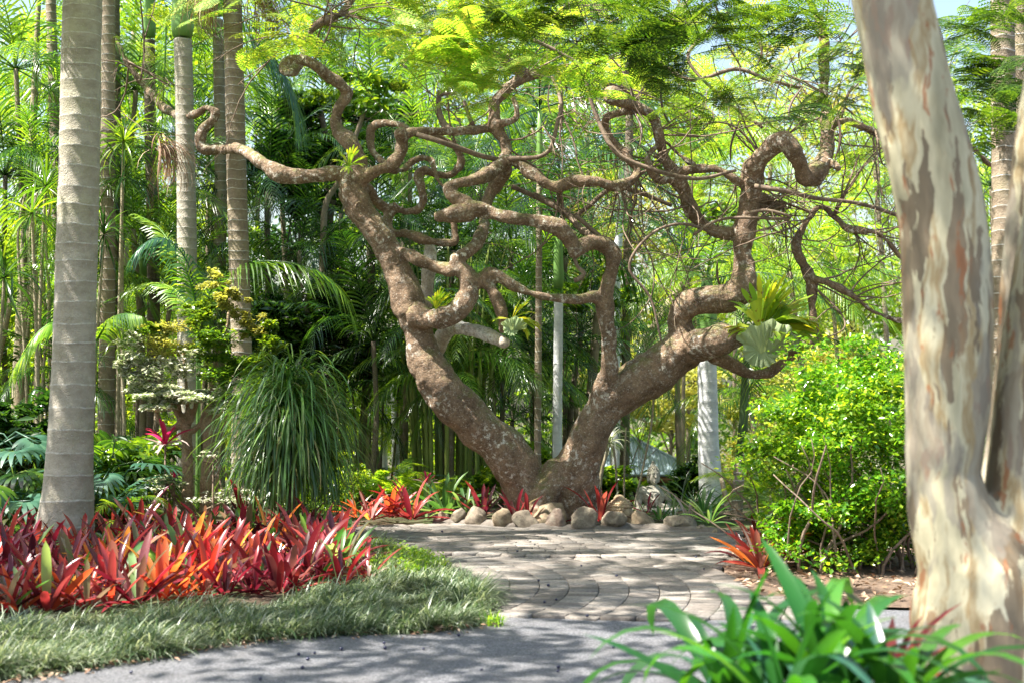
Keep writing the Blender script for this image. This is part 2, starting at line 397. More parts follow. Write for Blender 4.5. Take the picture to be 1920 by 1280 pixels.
# ------------------------------------------------------------------ ground, path, paving
def poly_in(poly, x, y):
    x = np.asarray(x); y = np.asarray(y); ins = np.zeros(x.shape, bool); n = len(poly)
    for i in range(n):
        x1, y1 = poly[i]; x2, y2 = poly[(i + 1) % n]
        c = ((y1 > y) != (y2 > y)); xi = (x2 - x1) * (y - y1) / ((y2 - y1) or 1e-9) + x1
        ins ^= c & (x < xi)
    return ins
def dense(poly, step=.12, amp=.02):
    out = []
    for i in range(len(poly)):
        a = np.array(poly[i]); b = np.array(poly[(i + 1) % len(poly)]); k = max(1, int(np.linalg.norm(b - a) / step))
        for j in range(k):
            p = a + (b - a) * j / k; q = mnoise.noise((p[0] * 2.5, p[1] * 2.5, 3)); out.append((p[0] + q * amp, p[1] + q * amp))
    return out
def sheet(poly, z, name, mat):
    bm = bmesh.new(); vs = [bm.verts.new((p[0], p[1], z)) for p in poly]
    f = bm.faces.new(vs); bmesh.ops.triangulate(bm, faces=[f], ngon_method='EAR_CLIP')
    me = bpy.data.meshes.new(name); bm.to_mesh(me); bm.free(); me.materials.append(mat)
    if me.polygons and me.polygons[0].normal.z < 0: me.flip_normals()
    return me
import bmesh
soil = solid('soil', lambda nt: mixc(nt, ramp(nt, noise_t(nt, 1.1, 4, .6, worldco(nt)), [(.42, (0, 0, 0)), (.6, (1, 1, 1))]),
             ramp(nt, noise_t(nt, 30, 8, .75, worldco(nt)), [(.35, (.045, .030, .020)), (.65, (.15, .105, .07))]),
             ramp(nt, noise_t(nt, 24, 6, .7, worldco(nt)), [(.35, (.02, .045, .012)), (.65, (.10, .14, .04))])), .95,
             lambda nt: bump(nt, noise_t(nt, 40, 8, .8, worldco(nt)), .8, .03))
xs = np.concatenate([np.linspace(-160, -20, 12), np.linspace(-18, 18, 73), np.linspace(20, 160, 12)])
ys = np.concatenate([np.linspace(-30, 6, 8), np.linspace(6.5, 45, 78), np.linspace(48, 200, 12)])
gx, gy = np.meshgrid(xs, ys); gz = np.array([[ground_z(y) + .0 for x in xs] for y in ys])
hm = np.array([[max(0, min(1, (y - 15.6) / 2)) * .12 * mnoise.noise((x * .5, y * .5, 0)) for x in xs] for y in ys]); gz = gz + hm
nx, ny = len(xs), len(ys); i, j = np.meshgrid(np.arange(nx - 1), np.arange(ny - 1)); a = (j * nx + i).ravel()
me = mesh_from(np.stack([gx, gy, gz], -1).reshape(-1, 3), [np.stack([a, a + 1, a + nx + 1, a + nx], -1)], soil, 'ground')
tag(link(bpy.data.objects.new('ground', me)), kind='structure')

def asph(nt):
    co = worldco(nt)
    a = ramp(nt, noise_t(nt, 75, 4, .85, co), [(.34, (.07, .07, .08)), (.5, (.22, .22, .235)), (.66, (.50, .50, .52))])
    return mixc(nt, ramp(nt, noise_t(nt, 2.5, 5, .7, co), [(.4, (0, 0, 0)), (.8, (.5, .5, .5))]), a, (.19, .175, .16))
asphalt = solid('asphalt', asph, .75, lambda nt: bump(nt, noise_t(nt, 80, 5, .85, worldco(nt)), 1.0, .03), .4)
pave_px = [(640, 1000), (700, 990), (830, 986), (940, 992), (1050, 998), (1160, 996), (1280, 999), (1400, 1002), (1388, 1030), (1352, 1070), (1372, 1104),
           (1440, 1128), (1560, 1146), (1500, 1168), (1200, 1172), (1000, 1166), (925, 1160), (905, 1110), (830, 1066), (760, 1044), (700, 1036), (640, 1024)]
pave = [gpt(*p) for p in pave_px]
asph_px = [(925, 1158), (1000, 1164), (1200, 1170), (1500, 1166), (1560, 1146), (1700, 1150)]
asph_poly = [gpt(*p) for p in asph_px] + [(4.5, 9.3), (6, 9.2), (12, 9), (12, -6), (-12, -6), (-12, 6.0)] + \
            [gpt(*p) for p in [(-400, 1312), (-200, 1306), (0, 1286), (100, 1272), (300, 1236), (450, 1212), (600, 1198), (800, 1194), (900, 1180)]]
tag(link(bpy.data.objects.new('asphalt_path', sheet(dense(asph_poly, .15, .03), .022, 'asphalt_path', asphalt))), kind='structure')
joint = solid('joint_sand', lambda nt: ramp(nt, noise_t(nt, 90, 5, .8, worldco(nt)), [(.3, (.045, .036, .028)), (.7, (.14, .11, .085))]), .95)
pv = tag(link(bpy.data.objects.new('brick_paving', sheet(dense(pave, .15, .02), .010, 'brick_paving', joint))), kind='structure')
def brickcol(nt):
    c = ramp(nt, rand01(nt), [(0, (.15, .13, .11)), (.3, (.23, .195, .165)), (.6, (.29, .25, .21)), (.8, (.33, .295, .255)), (1, (.19, .175, .16))])
    st = ramp(nt, noise_t(nt, 3.0, 6, .7, worldco(nt)), [(.4, (0, 0, 0)), (.7, (.55, .55, .55))])
    c = mixc(nt, st, c, (.22, .205, .19))
    fine = ramp(nt, noise_t(nt, 60, 5, .8, worldco(nt)), [(.32, (.5, .5, .5)), (.66, (1.3, 1.3, 1.3))])
    return mixc(nt, 1.0, c, fine, 'MULTIPLY')
brickm = solid('brick_clay', brickcol, .88, lambda nt: bump(nt, noise_t(nt, 60, 5, .8, worldco(nt)), .7, .02), .3)
def brick_arr(L, W, H=.026, c=.004):
    x, y = L / 2, W / 2
    v = [(-x, -y, 0), (x, -y, 0), (x, y, 0), (-x, y, 0), (-x, -y, H - c), (x, -y, H - c), (x, y, H - c), (-x, y, H - c),
         (-x + c, -y + c, H), (x - c, -y + c, H), (x - c, y - c, H), (-x + c, y - c, H)]
    f = [(0, 1, 5, 4), (1, 2, 6, 5), (2, 3, 7, 6), (3, 0, 4, 7), (4, 5, 9, 8), (5, 6, 10, 9), (6, 7, 11, 10), (7, 4, 8, 11), (8, 9, 10, 11)]
    return np.array(v), np.array(f)
C1 = np.array([-2.8, 10.1]); C2 = np.array([0.72, 15.3]); RB = 3.55
bricks = []
def ring(center, r, dr, ds, cond, kind):
    n = int(2 * math.pi * r / ds); off = rnd.random() * ds / r
    for k in range(n):
        a = off + k * 2 * math.pi / n
        x, y = center[0] + r * math.cos(a), center[1] + r * math.sin(a)
        if cond(x, y): bricks.append((x, y, a + math.pi / 2, kind, r))
inb = lambda x, y: bool(poly_in(pave, [x], [y])[0])
dC2 = lambda x, y: math.hypot(x - C2[0], y - C2[1])
r = 1.1
while r < RB - .06:
    ring(C2, r, .105, .205, lambda x, y: 8 < y < 15.2 and inb(x, y), 'b'); r += .108
ring(C2, RB + .03, .1, .205, lambda x, y: y < 15 and inb(x, y), 'edge')
r = 0.4
while r < 7.2:
    ring(C1, r, .205, .105, lambda x, y: inb(x, y) and dC2(x, y) > RB + .14, 'a'); r += .2075
bricks.sort(key=lambda b: b[1])
bmesh_a = {}
for key, (L, W_) in {'a': (.099, .2025), 'b': (.197, .1), 'edge': (.197, .105)}.items():
    v, f = brick_arr(L, W_); mb = MB().add(v, [f]); bmesh_a[key] = mb.mesh('brick_' + key, brickm, smooth=False)
rest = MB()
for n_, (x, y, a, k, rr) in enumerate(bricks):
    z = .012 + rnd.uniform(-.002, .004) + (.012 if k == 'edge' else 0); a += rnd.uniform(-.02, .02)
    if n_ < 300:
        part('brick', bmesh_a[k], pv, (x, y, z), (rnd.uniform(-.01, .01), rnd.uniform(-.01, .01), a))
    else:
        L, W_ = {'a': (.099, .2025), 'b': (.197, .1), 'edge': (.197, .105)}[k]; v, f = brick_arr(L, W_)
        ca, sa = math.cos(a), math.sin(a)
        rest.add(np.stack([x + v[:, 0] * ca - v[:, 1] * sa, y + v[:, 0] * sa + v[:, 1] * ca, z + v[:, 2]], -1), [f])
o = part('brick', rest.mesh('bricks_far', brickm, smooth=False), pv); o['kind'] = 'stuff'
print('bricks', len(bricks))
# mulch bed on the right
mul_px = [(1400, 1004), (1388, 1030), (1352, 1070), (1372, 1104), (1440, 1128), (1560, 1144), (1700, 1148)]
mul = [gpt(*p) for p in mul_px] + [(4.6, 9.4), (7, 9.4), (9, 14), (3, 15)]
mulm = solid('mulch', lambda nt: ramp(nt, noise_t(nt, 45, 8, .8, worldco(nt)), [(.3, (.10, .065, .045)), (.55, (.26, .18, .125)), (.75, (.46, .35, .26))]), .95,
             lambda nt: bump(nt, noise_t(nt, 60, 8, .8, worldco(nt)), 1.0, .03))
tag(link(bpy.data.objects.new('mulch_bed', sheet(dense(mul, .1, .04), .034, 'mulch_bed', mulm))), kind='structure')
mb = MB()
pts = []
while len(pts) < 2600:
    x, y = rnd.uniform(1.1, 6), rnd.uniform(9, 14.5)
    if poly_in(mul, [x], [y])[0]: pts.append((x, y, .045 + rnd.random() * .02))
kites(mb, pts, rg.uniform(.03, .09, len(pts)), 1.6, .45)
tag(link(bpy.data.objects.new('leaf_litter', mb.mesh('leaf_litter', G['litter']))), 'dry brown leaf litter lying on the mulch bed under the hedge', 'leaf litter', kind='stuff')
mb = MB(); pts = []
while len(pts) < 420:
    x, y = rnd.uniform(-4, 3), rnd.uniform(6.5, 9.3)
    px_edge = rnd.gauss(0, .12)
    k = rnd.random()
    # along the grass edge
    ex = [(-200, 1306), (0, 1286), (100, 1272), (300, 1236), (450, 1212), (600, 1198), (800, 1194), (915, 1175)]
    i_ = rnd.randrange(len(ex) - 1); p0, p1 = gpt(*ex[i_]), gpt(*ex[i_ + 1])
    pts.append((p0[0] + (p1[0] - p0[0]) * k + rnd.gauss(0, .06), p0[1] + (p1[1] - p0[1]) * k + rnd.gauss(-.02, .1), .03 + rnd.random() * .015))
kites(mb, pts, rg.uniform(.02, .06, len(pts)), 1.6, .45)
tag(link(bpy.data.objects.new('leaf_litter', mb.mesh('leaf_litter_edge', G['litter']))), 'brown fallen leaves along the front edge of the grey-green grass border', 'leaf litter', kind='stuff')

# berries and fallen leaves on the path
bm = bmesh.new(); bmesh.ops.create_icosphere(bm, subdivisions=2, radius=.5)
for v in bm.verts: v.co.z *= .85
berry = bpy.data.meshes.new('berry'); bm.to_mesh(berry); bm.free()
berry.materials.append(solid('berry_skin', lambda nt: ramp(nt, noise_t(nt, 3, 2), [(.3, (.010, .012, .05)), (.7, (.03, .03, .06))]), .3, spec=.6))
for p in berry.polygons: p.use_smooth = True
for px, py in [(1090, 1064), (1010, 1092), (1028, 1101), (1021, 1133), (1101, 1159), (1043, 1128), (1156, 1083), (970, 1036), (768, 1026), (829, 999),
               (794, 1216), (903, 1255), (560, 1226), (590, 1224), (722, 1214), (640, 1216), (1047, 1250), (1046, 1258), (1230, 1149), (1305, 1047),
               (577, 1235), (567, 1251), (246, 1260), (488, 1272), (860, 1190), (1320, 1070), (724, 1010), (780, 1038), (1150, 1213), (720, 1205)]:
    x, y = gpt(px, py, .03)
    solo('fallen_berry', berry, 'small dark blue berry fallen on the path', 'berry', 'berries fallen on the path', (x, y, .022 + .011 + (.016 if py < 1165 else 0)), None, rnd.uniform(.016, .024))

# ------------------------------------------------------------------ grass border
bord_px = [(-260, 1172), (0, 1178), (170, 1172), (330, 1160), (500, 1142), (620, 1126), (705, 1100), (690, 1070), (650, 1050), (690, 1040), (760, 1048),
           (830, 1070), (890, 1105), (915, 1135), (912, 1165), (850, 1186), (740, 1195), (600, 1198), (450, 1212), (250, 1246), (60, 1278), (-260, 1306)]
bord = [gpt(*p) for p in bord_px]
def scatter(poly, n):
    P = np.array(poly); lo, hi = P.min(0), P.max(0); out = np.zeros((0, 2))
    while len(out) < n:
        q = lo + rg.random((n * 2, 2)) * (hi - lo); out = np.vstack([out, q[poly_in(poly, q[:, 0], q[:, 1])]])
    return out[:n]
P = scatter(bord, 3300)
lump = np.array([mnoise.noise((p[0] * 2.2, p[1] * 2.2, 5)) for p in P])
mb = MB()
nb = 13
B = np.repeat(P, nb, 0) + rg.normal(0, .022, (len(P) * nb, 2)); lm = np.repeat(lump, nb)
N_ = len(B)
az = rg.normal(R(-25), 1.1, N_) + np.repeat(rg.normal(0, .5, len(P)), nb)
L_ = (.19 + .18 * lm) * rg.uniform(.6, 1.2, N_)
strips(mb, np.column_stack([B, np.full(N_, .0)]), az, rg.uniform(R(50), R(88), N_), L_, rg.uniform(.0045, .008, N_), rg.uniform(R(60), R(130), N_), 4, taper=.8, power=1.0)
tag(link(bpy.data.objects.new('grass_border', mb.mesh('grass_border', G['grass']))), 'soft grey-green mounding grass border between red bromeliads and the path', 'grass', kind='stuff')
lawn = [gpt(*p) for p in [(650, 1062), (660, 1030), (720, 1034), (800, 1052), (850, 1074), (780, 1085), (700, 1088)]]
P = scatter(lawn, 2600); N_ = len(P); mb = MB()
strips(mb, np.column_stack([P, np.full(N_, .02)]), rg.random(N_) * 6.28, rg.uniform(R(50), R(88), N_), rg.uniform(.06, .14, N_), rg.uniform(.006, .011, N_), rg.uniform(R(20), R(80), N_), 3, taper=.8)
kites(mb, np.column_stack([P[:700], rg.uniform(.06, .14, 700)]), .035, .5, .6)
x, y = gpt(925, 1178); nn = 60
strips(mb, np.column_stack([rg.normal(x, .03, nn), rg.normal(y, .03, nn), np.full(nn, .02)]), rg.random(nn) * 6.28, rg.uniform(R(50), R(88), nn), rg.uniform(.06, .12, nn), .008, R(40), 3, taper=.8)
tag(link(bpy.data.objects.new('green_groundcover', mb.mesh('green_groundcover', G['grass_g']))), 'bright green low ground cover at the bend of the path beyond the grass', 'ground cover', kind='stuff')

# ------------------------------------------------------------------ the gnarled tree
DT = 14.8
gt = thing('gnarled_tree', (0.72, 15.0, 0), 'huge gnarled coral-like tree with twisting brown limbs forking low behind the ring of stones', 'tree')
base = Vector((0.72, 15.0, 0))
def path(pl, D0=DT):
    """pl: list of (px,py,r_px[,dD]) -> points, radii"""
    P = []; Rr = []; d = 0
    for q in pl:
        if len(q) > 3: d = q[3]
        D = D0 + d; P.append(np.array(at(q[0], q[1], D))); Rr.append(q[2] * D / F)
    return P, Rr
limbs = MB()
def limb(pl, D0=DT, sides=14, re=True, mb=limbs):
    P, Rr = path(pl, D0); m = min(Rr); Rr = [q * .98 for q in Rr]
    p, r = resample(P, Rr, max(.03, m * .6)); n = len(p)
    w_ = np.array([mnoise.noise((q[0] * 3.1, q[1] * 3.1, q[2] * 3.1)) for q in p]); tube(mb, p, r * (1 + .16 * w_), sides, round_end=re)
# left main stem
limb([(1010, 1010, 62, .2), (1003, 965, 50, .1), (985, 905, 44, .1), (945, 845, 43, 0), (880, 782, 42, -.1), (826, 724, 39, -.2), (797, 670, 34, -.2), (785, 625, 30, -.2), (768, 575, 29, -.2),
      (748, 515, 26, -.2), (724, 462, 25, -.2), (700, 425, 27, -.2), (676, 395, 28, -.2), (661, 360, 27, -.2), (662, 334, 27, -.2)], re=True)
limb([(662, 345, 22, -.2), (640, 327, 17, -.2), (605, 326, 15, -.3), (560, 331, 15, -.3), (522, 326, 15, -.3), (490, 306, 13, -.2), (468, 288, 11, 0), (445, 280, 9.5, .3), (415, 281, 9, .6), (390, 281, 9, .6),
      (376, 268, 9, .6), (382, 244, 9, .6), (398, 224, 10, .6), (403, 210, 10, .6), (386, 201, 9, .7), (366, 214, 8.5, 1), (343, 220, 8, 2.0), (309, 204, 8, 2.6), (283, 176, 7, 2.8), (259, 147, 6, 2.8), (236, 114, 6, 2.9), (219, 81, 5, 3), (198, 48, 5, 3)])
limb([(672, 335, 18, -.2), (675, 302, 15, -.2), (655, 268, 14, -.1), (637, 248, 13, 0), (628, 232, 12.5, 0), (632, 211, 12, 0), (646, 190, 11.5, 0), (650, 174, 11, 0), (634, 155, 11, -.1), (611, 141, 10.5, -.1),
      (587, 121, 10, -.2), (564, 114, 9.5, -.2), (540, 116, 9.5, -.3), (530, 128, 9.5, -.4), (540, 137, 9, -.5), (556, 128, 8, -.2), (570, 104, 8, 0), (564, 84, 8, .1), (546, 68, 7, .1), (558, 66, 7, .1), (577, 77, 7.5, 0), (583, 60, 7.5, 0), (601, 43, 8, 0), (640, 25, 6, .2), (680, -30, 5, .3)])
limb([(668, 338, 20, -.2), (700, 322, 15, -.3), (730, 311, 13, -.4), (748, 292, 12, -.4), (755, 268, 11.5, -.4), (751, 250, 11, -.5)])
limb([(753, 256, 9, -.4), (775, 248, 9, -.4), (803, 247, 9, -.3), (853, 246, 9, -.1), (903, 243, 9, .1), (928, 236, 8, .1)])
limb([(722, 308, 7, -.2), (701, 285, 7.5, 0), (694, 262, 7.5, .1), (698, 240, 7.5, .1), (718, 231, 7, 0), (745, 233, 6.5, -.1), (766, 243, 6, -.2)])
limb([(730, 318, 6, -.2), (755, 319, 6, .1), (770, 306, 6.5, .2), (785, 297, 6.5, .2), (807, 299, 6.5, .2), (814, 319, 6.5, .1), (824, 343, 6, 0), (842, 357, 6, -.1)])
limb([(676, 362, 9, 0), (690, 352, 7, .1), (702, 375, 8, .2), (722, 390, 8, .3), (742, 391, 8, .3), (769, 397, 8.5, .3), (786, 389, 9, .3), (793, 370, 9, .3), (788, 349, 8.5, .3), (785, 329, 8, .4), (797, 319, 8, .4), (822, 328, 9, .5), (849, 326, 9.5, .5), (866, 305, 8, .5), (858, 280, 7, .5), (835, 262, 5, .5), (810, 255, 4, .4)])
limb([(745, 385, 8, .3), (731, 400, 10, .3), (728, 425, 9, .2), (738, 437, 8, .1), (765, 438, 8, .1), (797, 450, 8, 0), (829, 456, 8, 0), (855, 453, 7, 0), (853, 435, 5.5, 0), (850, 418, 5, 0)])
limb([(732, 468, 12, -.2), (762, 475, 11, -.3), (788, 487, 11, -.4), (815, 501, 12, -.4), (845, 508, 13, -.5)])
limb([(782, 592, 26, -.3), (805, 598, 21, -.4), (830, 593, 21, -.5), (853, 582, 22, -.5), (872, 566, 22, -.5), (880, 545, 21, -.5), (877, 520, 19, -.5), (862, 502, 16, -.5), (858, 486, 13, -.5), (878, 473, 11.5, -.5), (897, 452, 11.5, -.4), (906, 430, 11.5, -.2),
      (908, 405, 11, .1), (915, 375, 12, .3), (928, 352, 15, .4), (944, 332, 14, .3), (952, 312, 12, .1)])
# right main stem
limb([(1062, 1010, 60, .3), (1064, 960, 50, .2), (1078, 900, 43, .1), (1098, 835, 38, 0), (1122, 782, 37, 0), (1150, 745, 40, 0), (1192, 716, 42, 0), (1234, 692, 42, 0), (1268, 664, 36, 0), (1280, 630, 27, 0), (1276, 596, 26, 0), (1292, 571, 27, -.1), (1328, 562, 27, -.1), (1366, 557, 28, -.1),
      (1392, 537, 25, -.1), (1396, 505, 21, 0), (1390, 470, 20, 0), (1396, 437, 21, 0), (1403, 403, 19, 0), (1406, 370, 19, 0), (1411, 339, 22, 0), (1415, 310, 22, -.1), (1434, 290, 19, -.2), (1453, 270, 19, -.3), (1473, 264, 17, -.4), (1489, 286, 16, -.4), (1501, 312, 15, -.3), (1509, 334, 14, -.2), (1528, 329, 18, -.1), (1541, 306, 18, 0), (1551, 282, 16, .1),
      (1553, 250, 14, .1), (1551, 225, 13, .1), (1546, 185, 10, .2), (1547, 151, 9, .2), (1544, 111, 9, .2), (1544, 67, 8, .2), (1530, 30, 7, .3), (1500, -30, 6, .3), (1450, -110, 5, .4)])
limb([(1030, 1010, 50, 0), (1018, 960, 36, -.1), (1024, 925, 32, -.08), (1045, 890, 32, .05)])
limb([(1040, 1010, 60, .35), (1032, 950, 50, .3), (1030, 910, 34, .25)])
limb([(1100, 1010, 34, .1), (1098, 960, 28, .15), (1100, 900, 26, .1)])
limb([(975, 1010, 36, .25), (975, 965, 30, .2), (968, 915, 28, .1)])
limb([(1280, 668, 30, 0), (1305, 650, 29, -.2), (1330, 642, 30, -.4), (1356, 634, 30, -.5), (1378, 630, 24, -.55)])
limb([(1335, 665, 14, -.2), (1375, 683, 13, -.1), (1403, 700, 12, 0), (1436, 700, 12, 0), (1464, 684, 12, 0), (1484, 667, 11, 0), (1500, 650, 11, -.1), (1520, 643, 9, -.2)])
limb([(1397, 440, 15, 0), (1368, 440, 14, .1), (1342, 434, 15, .2), (1318, 421, 14, .2), (1302, 403, 13, .2), (1292, 383, 14, .2), (1281, 356, 14, .2), (1266, 332, 14, .1), (1254, 309, 14, .1), (1242, 285, 12, .1), (1235, 255, 11, 0), (1228, 228, 11, 0), (1212, 208, 11, -.1), (1188, 198, 13, -.1), (1168, 189, 16, -.2), (1146, 182, 17, -.3)])
limb([(1260, 335, 8, .1), (1238, 338, 8, 0), (1221, 322, 7, -.1), (1214, 298, 6.5, -.1), (1224, 282, 6, 0), (1240, 270, 5, .1)], sides=10)
limb([(1268, 325, 9, .1), (1288, 320, 9, 0), (1320, 315, 8, -.1), (1353, 322, 8, -.1), (1374, 336, 8.5, -.1), (1395, 348, 9, 0)])
limb([(1238, 262, 6, .1), (1255, 272, 5.5, .2), (1275, 292, 5, .2), (1300, 310, 5, .2)], sides=10)
limb([(1412, 372, 14, .1), (1432, 374, 13, .2), (1452, 384, 11, .3), (1466, 386, 8, .3)])
limb([(1556, 240, 11, .1), (1573, 229, 10.5, 0), (1592, 229, 10.5, 0), (1617, 238, 9.5, 0), (1645, 250, 9, .1), (1700, 268, 8, .2), (1760, 262, 7, .3), (1820, 275, 6, .3), (1860, 312, 5, .4), (1930, 330, 4, .5)])
limb([(1541, 300, 14, 0), (1562, 308, 8, -.1), (1572, 316, 5, -.15)])
# centre column and the big horizontal limb
limb([(1128, 770, 26, 0), (1134, 725, 22, -.1), (1142, 692, 17.5, -.2), (1143, 660, 15, -.2), (1139, 618, 16, -.2), (1135, 570, 18, -.2), (1139, 534, 15.5, -.2), (1146, 507, 15, -.2), (1149, 482, 16, -.2), (1137, 460, 17, -.2), (1111, 453, 15, -.3), (1090, 462, 15, -.4), (1077, 474, 13, -.5)])
limb([(1080, 477, 12, -.5), (1068, 452, 15, -.5), (1046, 425, 17, -.6), (1008, 415, 15, -.6), (963, 409, 14, -.6), (918, 399, 14, -.5), (893, 391, 16, -.5), (872, 400, 20, -.5), (846, 404, 16, -.6), (822, 405, 13, -.6)])
limb([(882, 392, 15, -.5), (866, 377, 13, -.5), (846, 362, 12, -.5), (842, 350, 11, -.5), (860, 342, 12, -.5), (886, 339, 12.5, -.4), (914, 328, 13, -.2), (940, 309, 13, 0), (951, 286, 12.5, .1), (946, 264, 12.5, .1), (931, 242, 12.5, .1), (926, 214, 12.5, .1), (930, 190, 12.5, .1), (950, 169, 12, .1), (970, 154, 12, .1), (984, 140, 12, .1), (963, 124, 10, 0), (938, 107, 8, -.1), (922, 95, 7, -.2), (890, 60, 6, -.3), (860, 10, 5, -.4)])
limb([(978, 147, 10, .1), (1005, 141, 9, .2), (1037, 133, 8.5, .3), (1071, 129, 8, .3), (1092, 135, 6, .3), (1130, 158, 4, .3)])
limb([(950, 302, 11, 0), (972, 306, 11, -.1), (992, 322, 10.5, -.2), (1018, 340, 10.5, -.3), (1045, 349, 10.5, -.3), (1078, 340, 10.5, -.3), (1121, 342, 10, -.3), (1152, 349, 9.5, -.2), (1181, 340, 10, -.1), (1194, 321, 10, 0), (1181, 301, 9.5, 0), (1159, 275, 9, .1), (1142, 255, 8.5, .1), (1135, 236, 8.5, .1), (1140, 218, 8.5, 0), (1162, 212, 9, 0), (1186, 205, 9, -.1)])
limb([(1130, 560, 13, -.2), (1108, 557, 11.5, -.3), (1080, 561, 10.5, -.4), (1030, 558, 10.5, -.5), (996, 550, 11, -.5), (962, 534, 11.5, -.5), (936, 519, 12.5, -.5), (913, 514, 14, -.5), (909, 528, 13, -.5), (922, 543, 13, -.5), (932, 567, 12.5, -.5), (940, 591, 12.5, -.5), (945, 615, 13, -.5)])
limb([(934, 232, 8, 0), (955, 229, 7, 0), (968, 222, 6.5, 0), (970, 206, 6, 0), (964, 186, 5, 0)], sides=10)
limb([(1523, 402, 8, .1), (1508, 424, 8.5, .1), (1495, 452, 9, .1), (1496, 474, 10, .1), (1507, 497, 10.5, .1), (1519, 524, 11.5, .1), (1523, 551, 10, .1), (1525, 588, 9.5, .1), (1527, 628, 8, .1), (1524, 650, 7, .1)])
limb([(1523, 404, 7, .1), (1531, 391, 8, .1), (1545, 388, 8, .1), (1560, 402, 8, .1), (1587, 427, 7, 0), (1614, 433, 6.5, 0), (1644, 436, 6, 0), (1671, 460, 6, 0), (1691, 484, 5.5, 0), (1730, 500, 4.5, 0)], sides=10)
limb([(1519, 520, 8, .1), (1537, 525, 6.5, 0), (1570, 538, 6, 0), (1604, 558, 6, 0), (1637, 583, 5.5, 0), (1691, 602, 5, 0), (1740, 606, 4, 0)], sides=10)
limb([(944, 115, 5, .3), (1000, 60, 5, .3), (1060, 20, 6, .3), (1120, -60, 6, .3)], sides=10)
limb([(1168, 189, 8, 0), (1176, 130, 6, .3), (1210, 66, 6, .5), (1258, 32, 7, .6), (1330, -30, 6, .7)], sides=10)
tm = blend(limbs, .0155, M['gnarl'], 3, [(.032, 3.4, 1), (.016, 9, 1), (.005, 24, 1), (.002, 52, 1)], 'trunk_and_limbs')
part('trunk', tm, gt, -base)
pale = MB()
limb([(775, 560, 16, .3), (800, 566, 14, .4), (801, 535, 13, .4), (804, 505, 14, .4), (807, 478, 13, .4), (806, 464, 11, .4)], mb=pale)
limb([(800, 660, 16, .5), (817, 660, 15, .4), (829, 632, 17, .2), (846, 614, 15, 0), (870, 616, 14, -.2), (898, 623, 13, -.3), (928, 633, 13, -.4), (946, 642, 10, -.5)], mb=pale)
part('bleached_limb', blend(pale, .014, solid('bleached_bark', bark_color((.52, .45, .37), (.30, .23, .17), (.78, .76, .71), (.20, .20, .10), 1.1, .46, .6), .85, bark_bump(1, .4)), 3, [(.012, 9, 1), (.005, 24, 1)], 'bleached_limb'), gt, -base, label='pale bleached limb behind the left stem')
print('tree verts', len(tm.vertices))
# knots: collar of bark round a pruned hole
from mathutils.bvhtree import BVHTree
bvh = BVHTree.FromPolygons([Vector(v.co) for v in tm.vertices], [tuple(p.vertices) for p in tm.polygons])
def knot(px, py, r, D):
    ray = (at(px, py, D) - cam.location).normalized(); hit = bvh.ray_cast(cam.location, ray)
    if hit[0] is None or hit[0].y > D + 1.2: return
    mb = MB(); d = np.array(hit[1]); n = 18; rr = r * D / F * .82; c = np.array(hit[0]) - d * rr * .12
    u = np.cross(d, [0, 0, 1.0]); u /= np.linalg.norm(u); v = np.cross(d, u)
    prof = [(1.15, -.5), (1.1, .1), (.9, .3), (.68, .25), (.55, 0), (.42, -.25), (0.05, -.4)]
    V = []
    for q, (a, h) in enumerate(prof):
        for k in range(n):
            t = k / n * 2 * math.pi; jj = 1 + .1 * math.sin(3 * t + px)
            V.append(c + (u * math.cos(t) * 1.0 + v * math.sin(t)) * rr * a * jj + d * rr * h)
    F_ = []
    for q in range(len(prof) - 1):
        for k in range(n): F_.append([q * n + k, q * n + (k + 1) % n, (q + 1) * n + (k + 1) % n, (q + 1) * n + k])
    mb.add(np.array(V), [np.array(F_)]); part('knot', mb.mesh('knot', M['gnarl']), gt, -base)
for k in [(750, 257, 9, 14.15), (742, 490, 8, 14.36), (829, 583, 8, 14.02), (793, 724, 5, 14.12), (1003, 842, 8, 14.35), (972, 850, 7, 14.35), (1410, 340, 12, 14.5), (673, 385, 8, 14.2), (1141, 552, 8, 14.35), (1008, 880, 6, 14.3)]:
    knot(*k)

# twigs: thin arching bare branches, many of them, from the upper limbs
def twig_mesh(P0, d0, L, r0, seed, sub=3, curl=1.0, grav=0.0):
    rr = random.Random(seed); mb = MB(); ends = []
    def grow(P, d, L, r, lev):
        st = .07 if lev == 0 else .055; n = max(4, int(L / st)); pts = [np.array(P)]; d = np.array(d, float)
        ax = np.array([rr.gauss(0, 1), rr.gauss(0, .5), rr.gauss(0, 1)]); ax /= np.linalg.norm(ax); k = rr.gauss(0, .9) * curl
        for i_ in range(n):
            if rr.random() < .12: k = rr.gauss(0, 1.1) * curl
            if rr.random() < .08: ax = np.array([rr.gauss(0, 1), rr.gauss(0, .5), rr.gauss(0, 1)]); ax /= np.linalg.norm(ax)
            d = d + np.cross(ax, d) * k * st * 1.6 + np.array([rr.gauss(0, .08), rr.gauss(0, .05), rr.gauss(0, .08) - grav * st]); d /= np.linalg.norm(d)
            pts.append(pts[-1] + d * st)
        rad = np.linspace(r, r * .35, len(pts)); tube(mb, pts, rad, 5 if lev == 0 else 4)
        ends.append((pts[-1], d))
        if lev < 2:
            for q in range(sub if lev == 0 else 2):
                i_ = rr.randint(int(n * .25), n - 1); dd = d * .3 + np.array([rr.gauss(0, 1), rr.gauss(0, .6), rr.gauss(0, 1)]); dd /= np.linalg.norm(dd)
                grow(pts[i_], dd, L * rr.uniform(.3, .6), rad[i_] * .75, lev + 1)
    grow(P0, d0, L, r0, 0)
    return mb, ends
tips = []
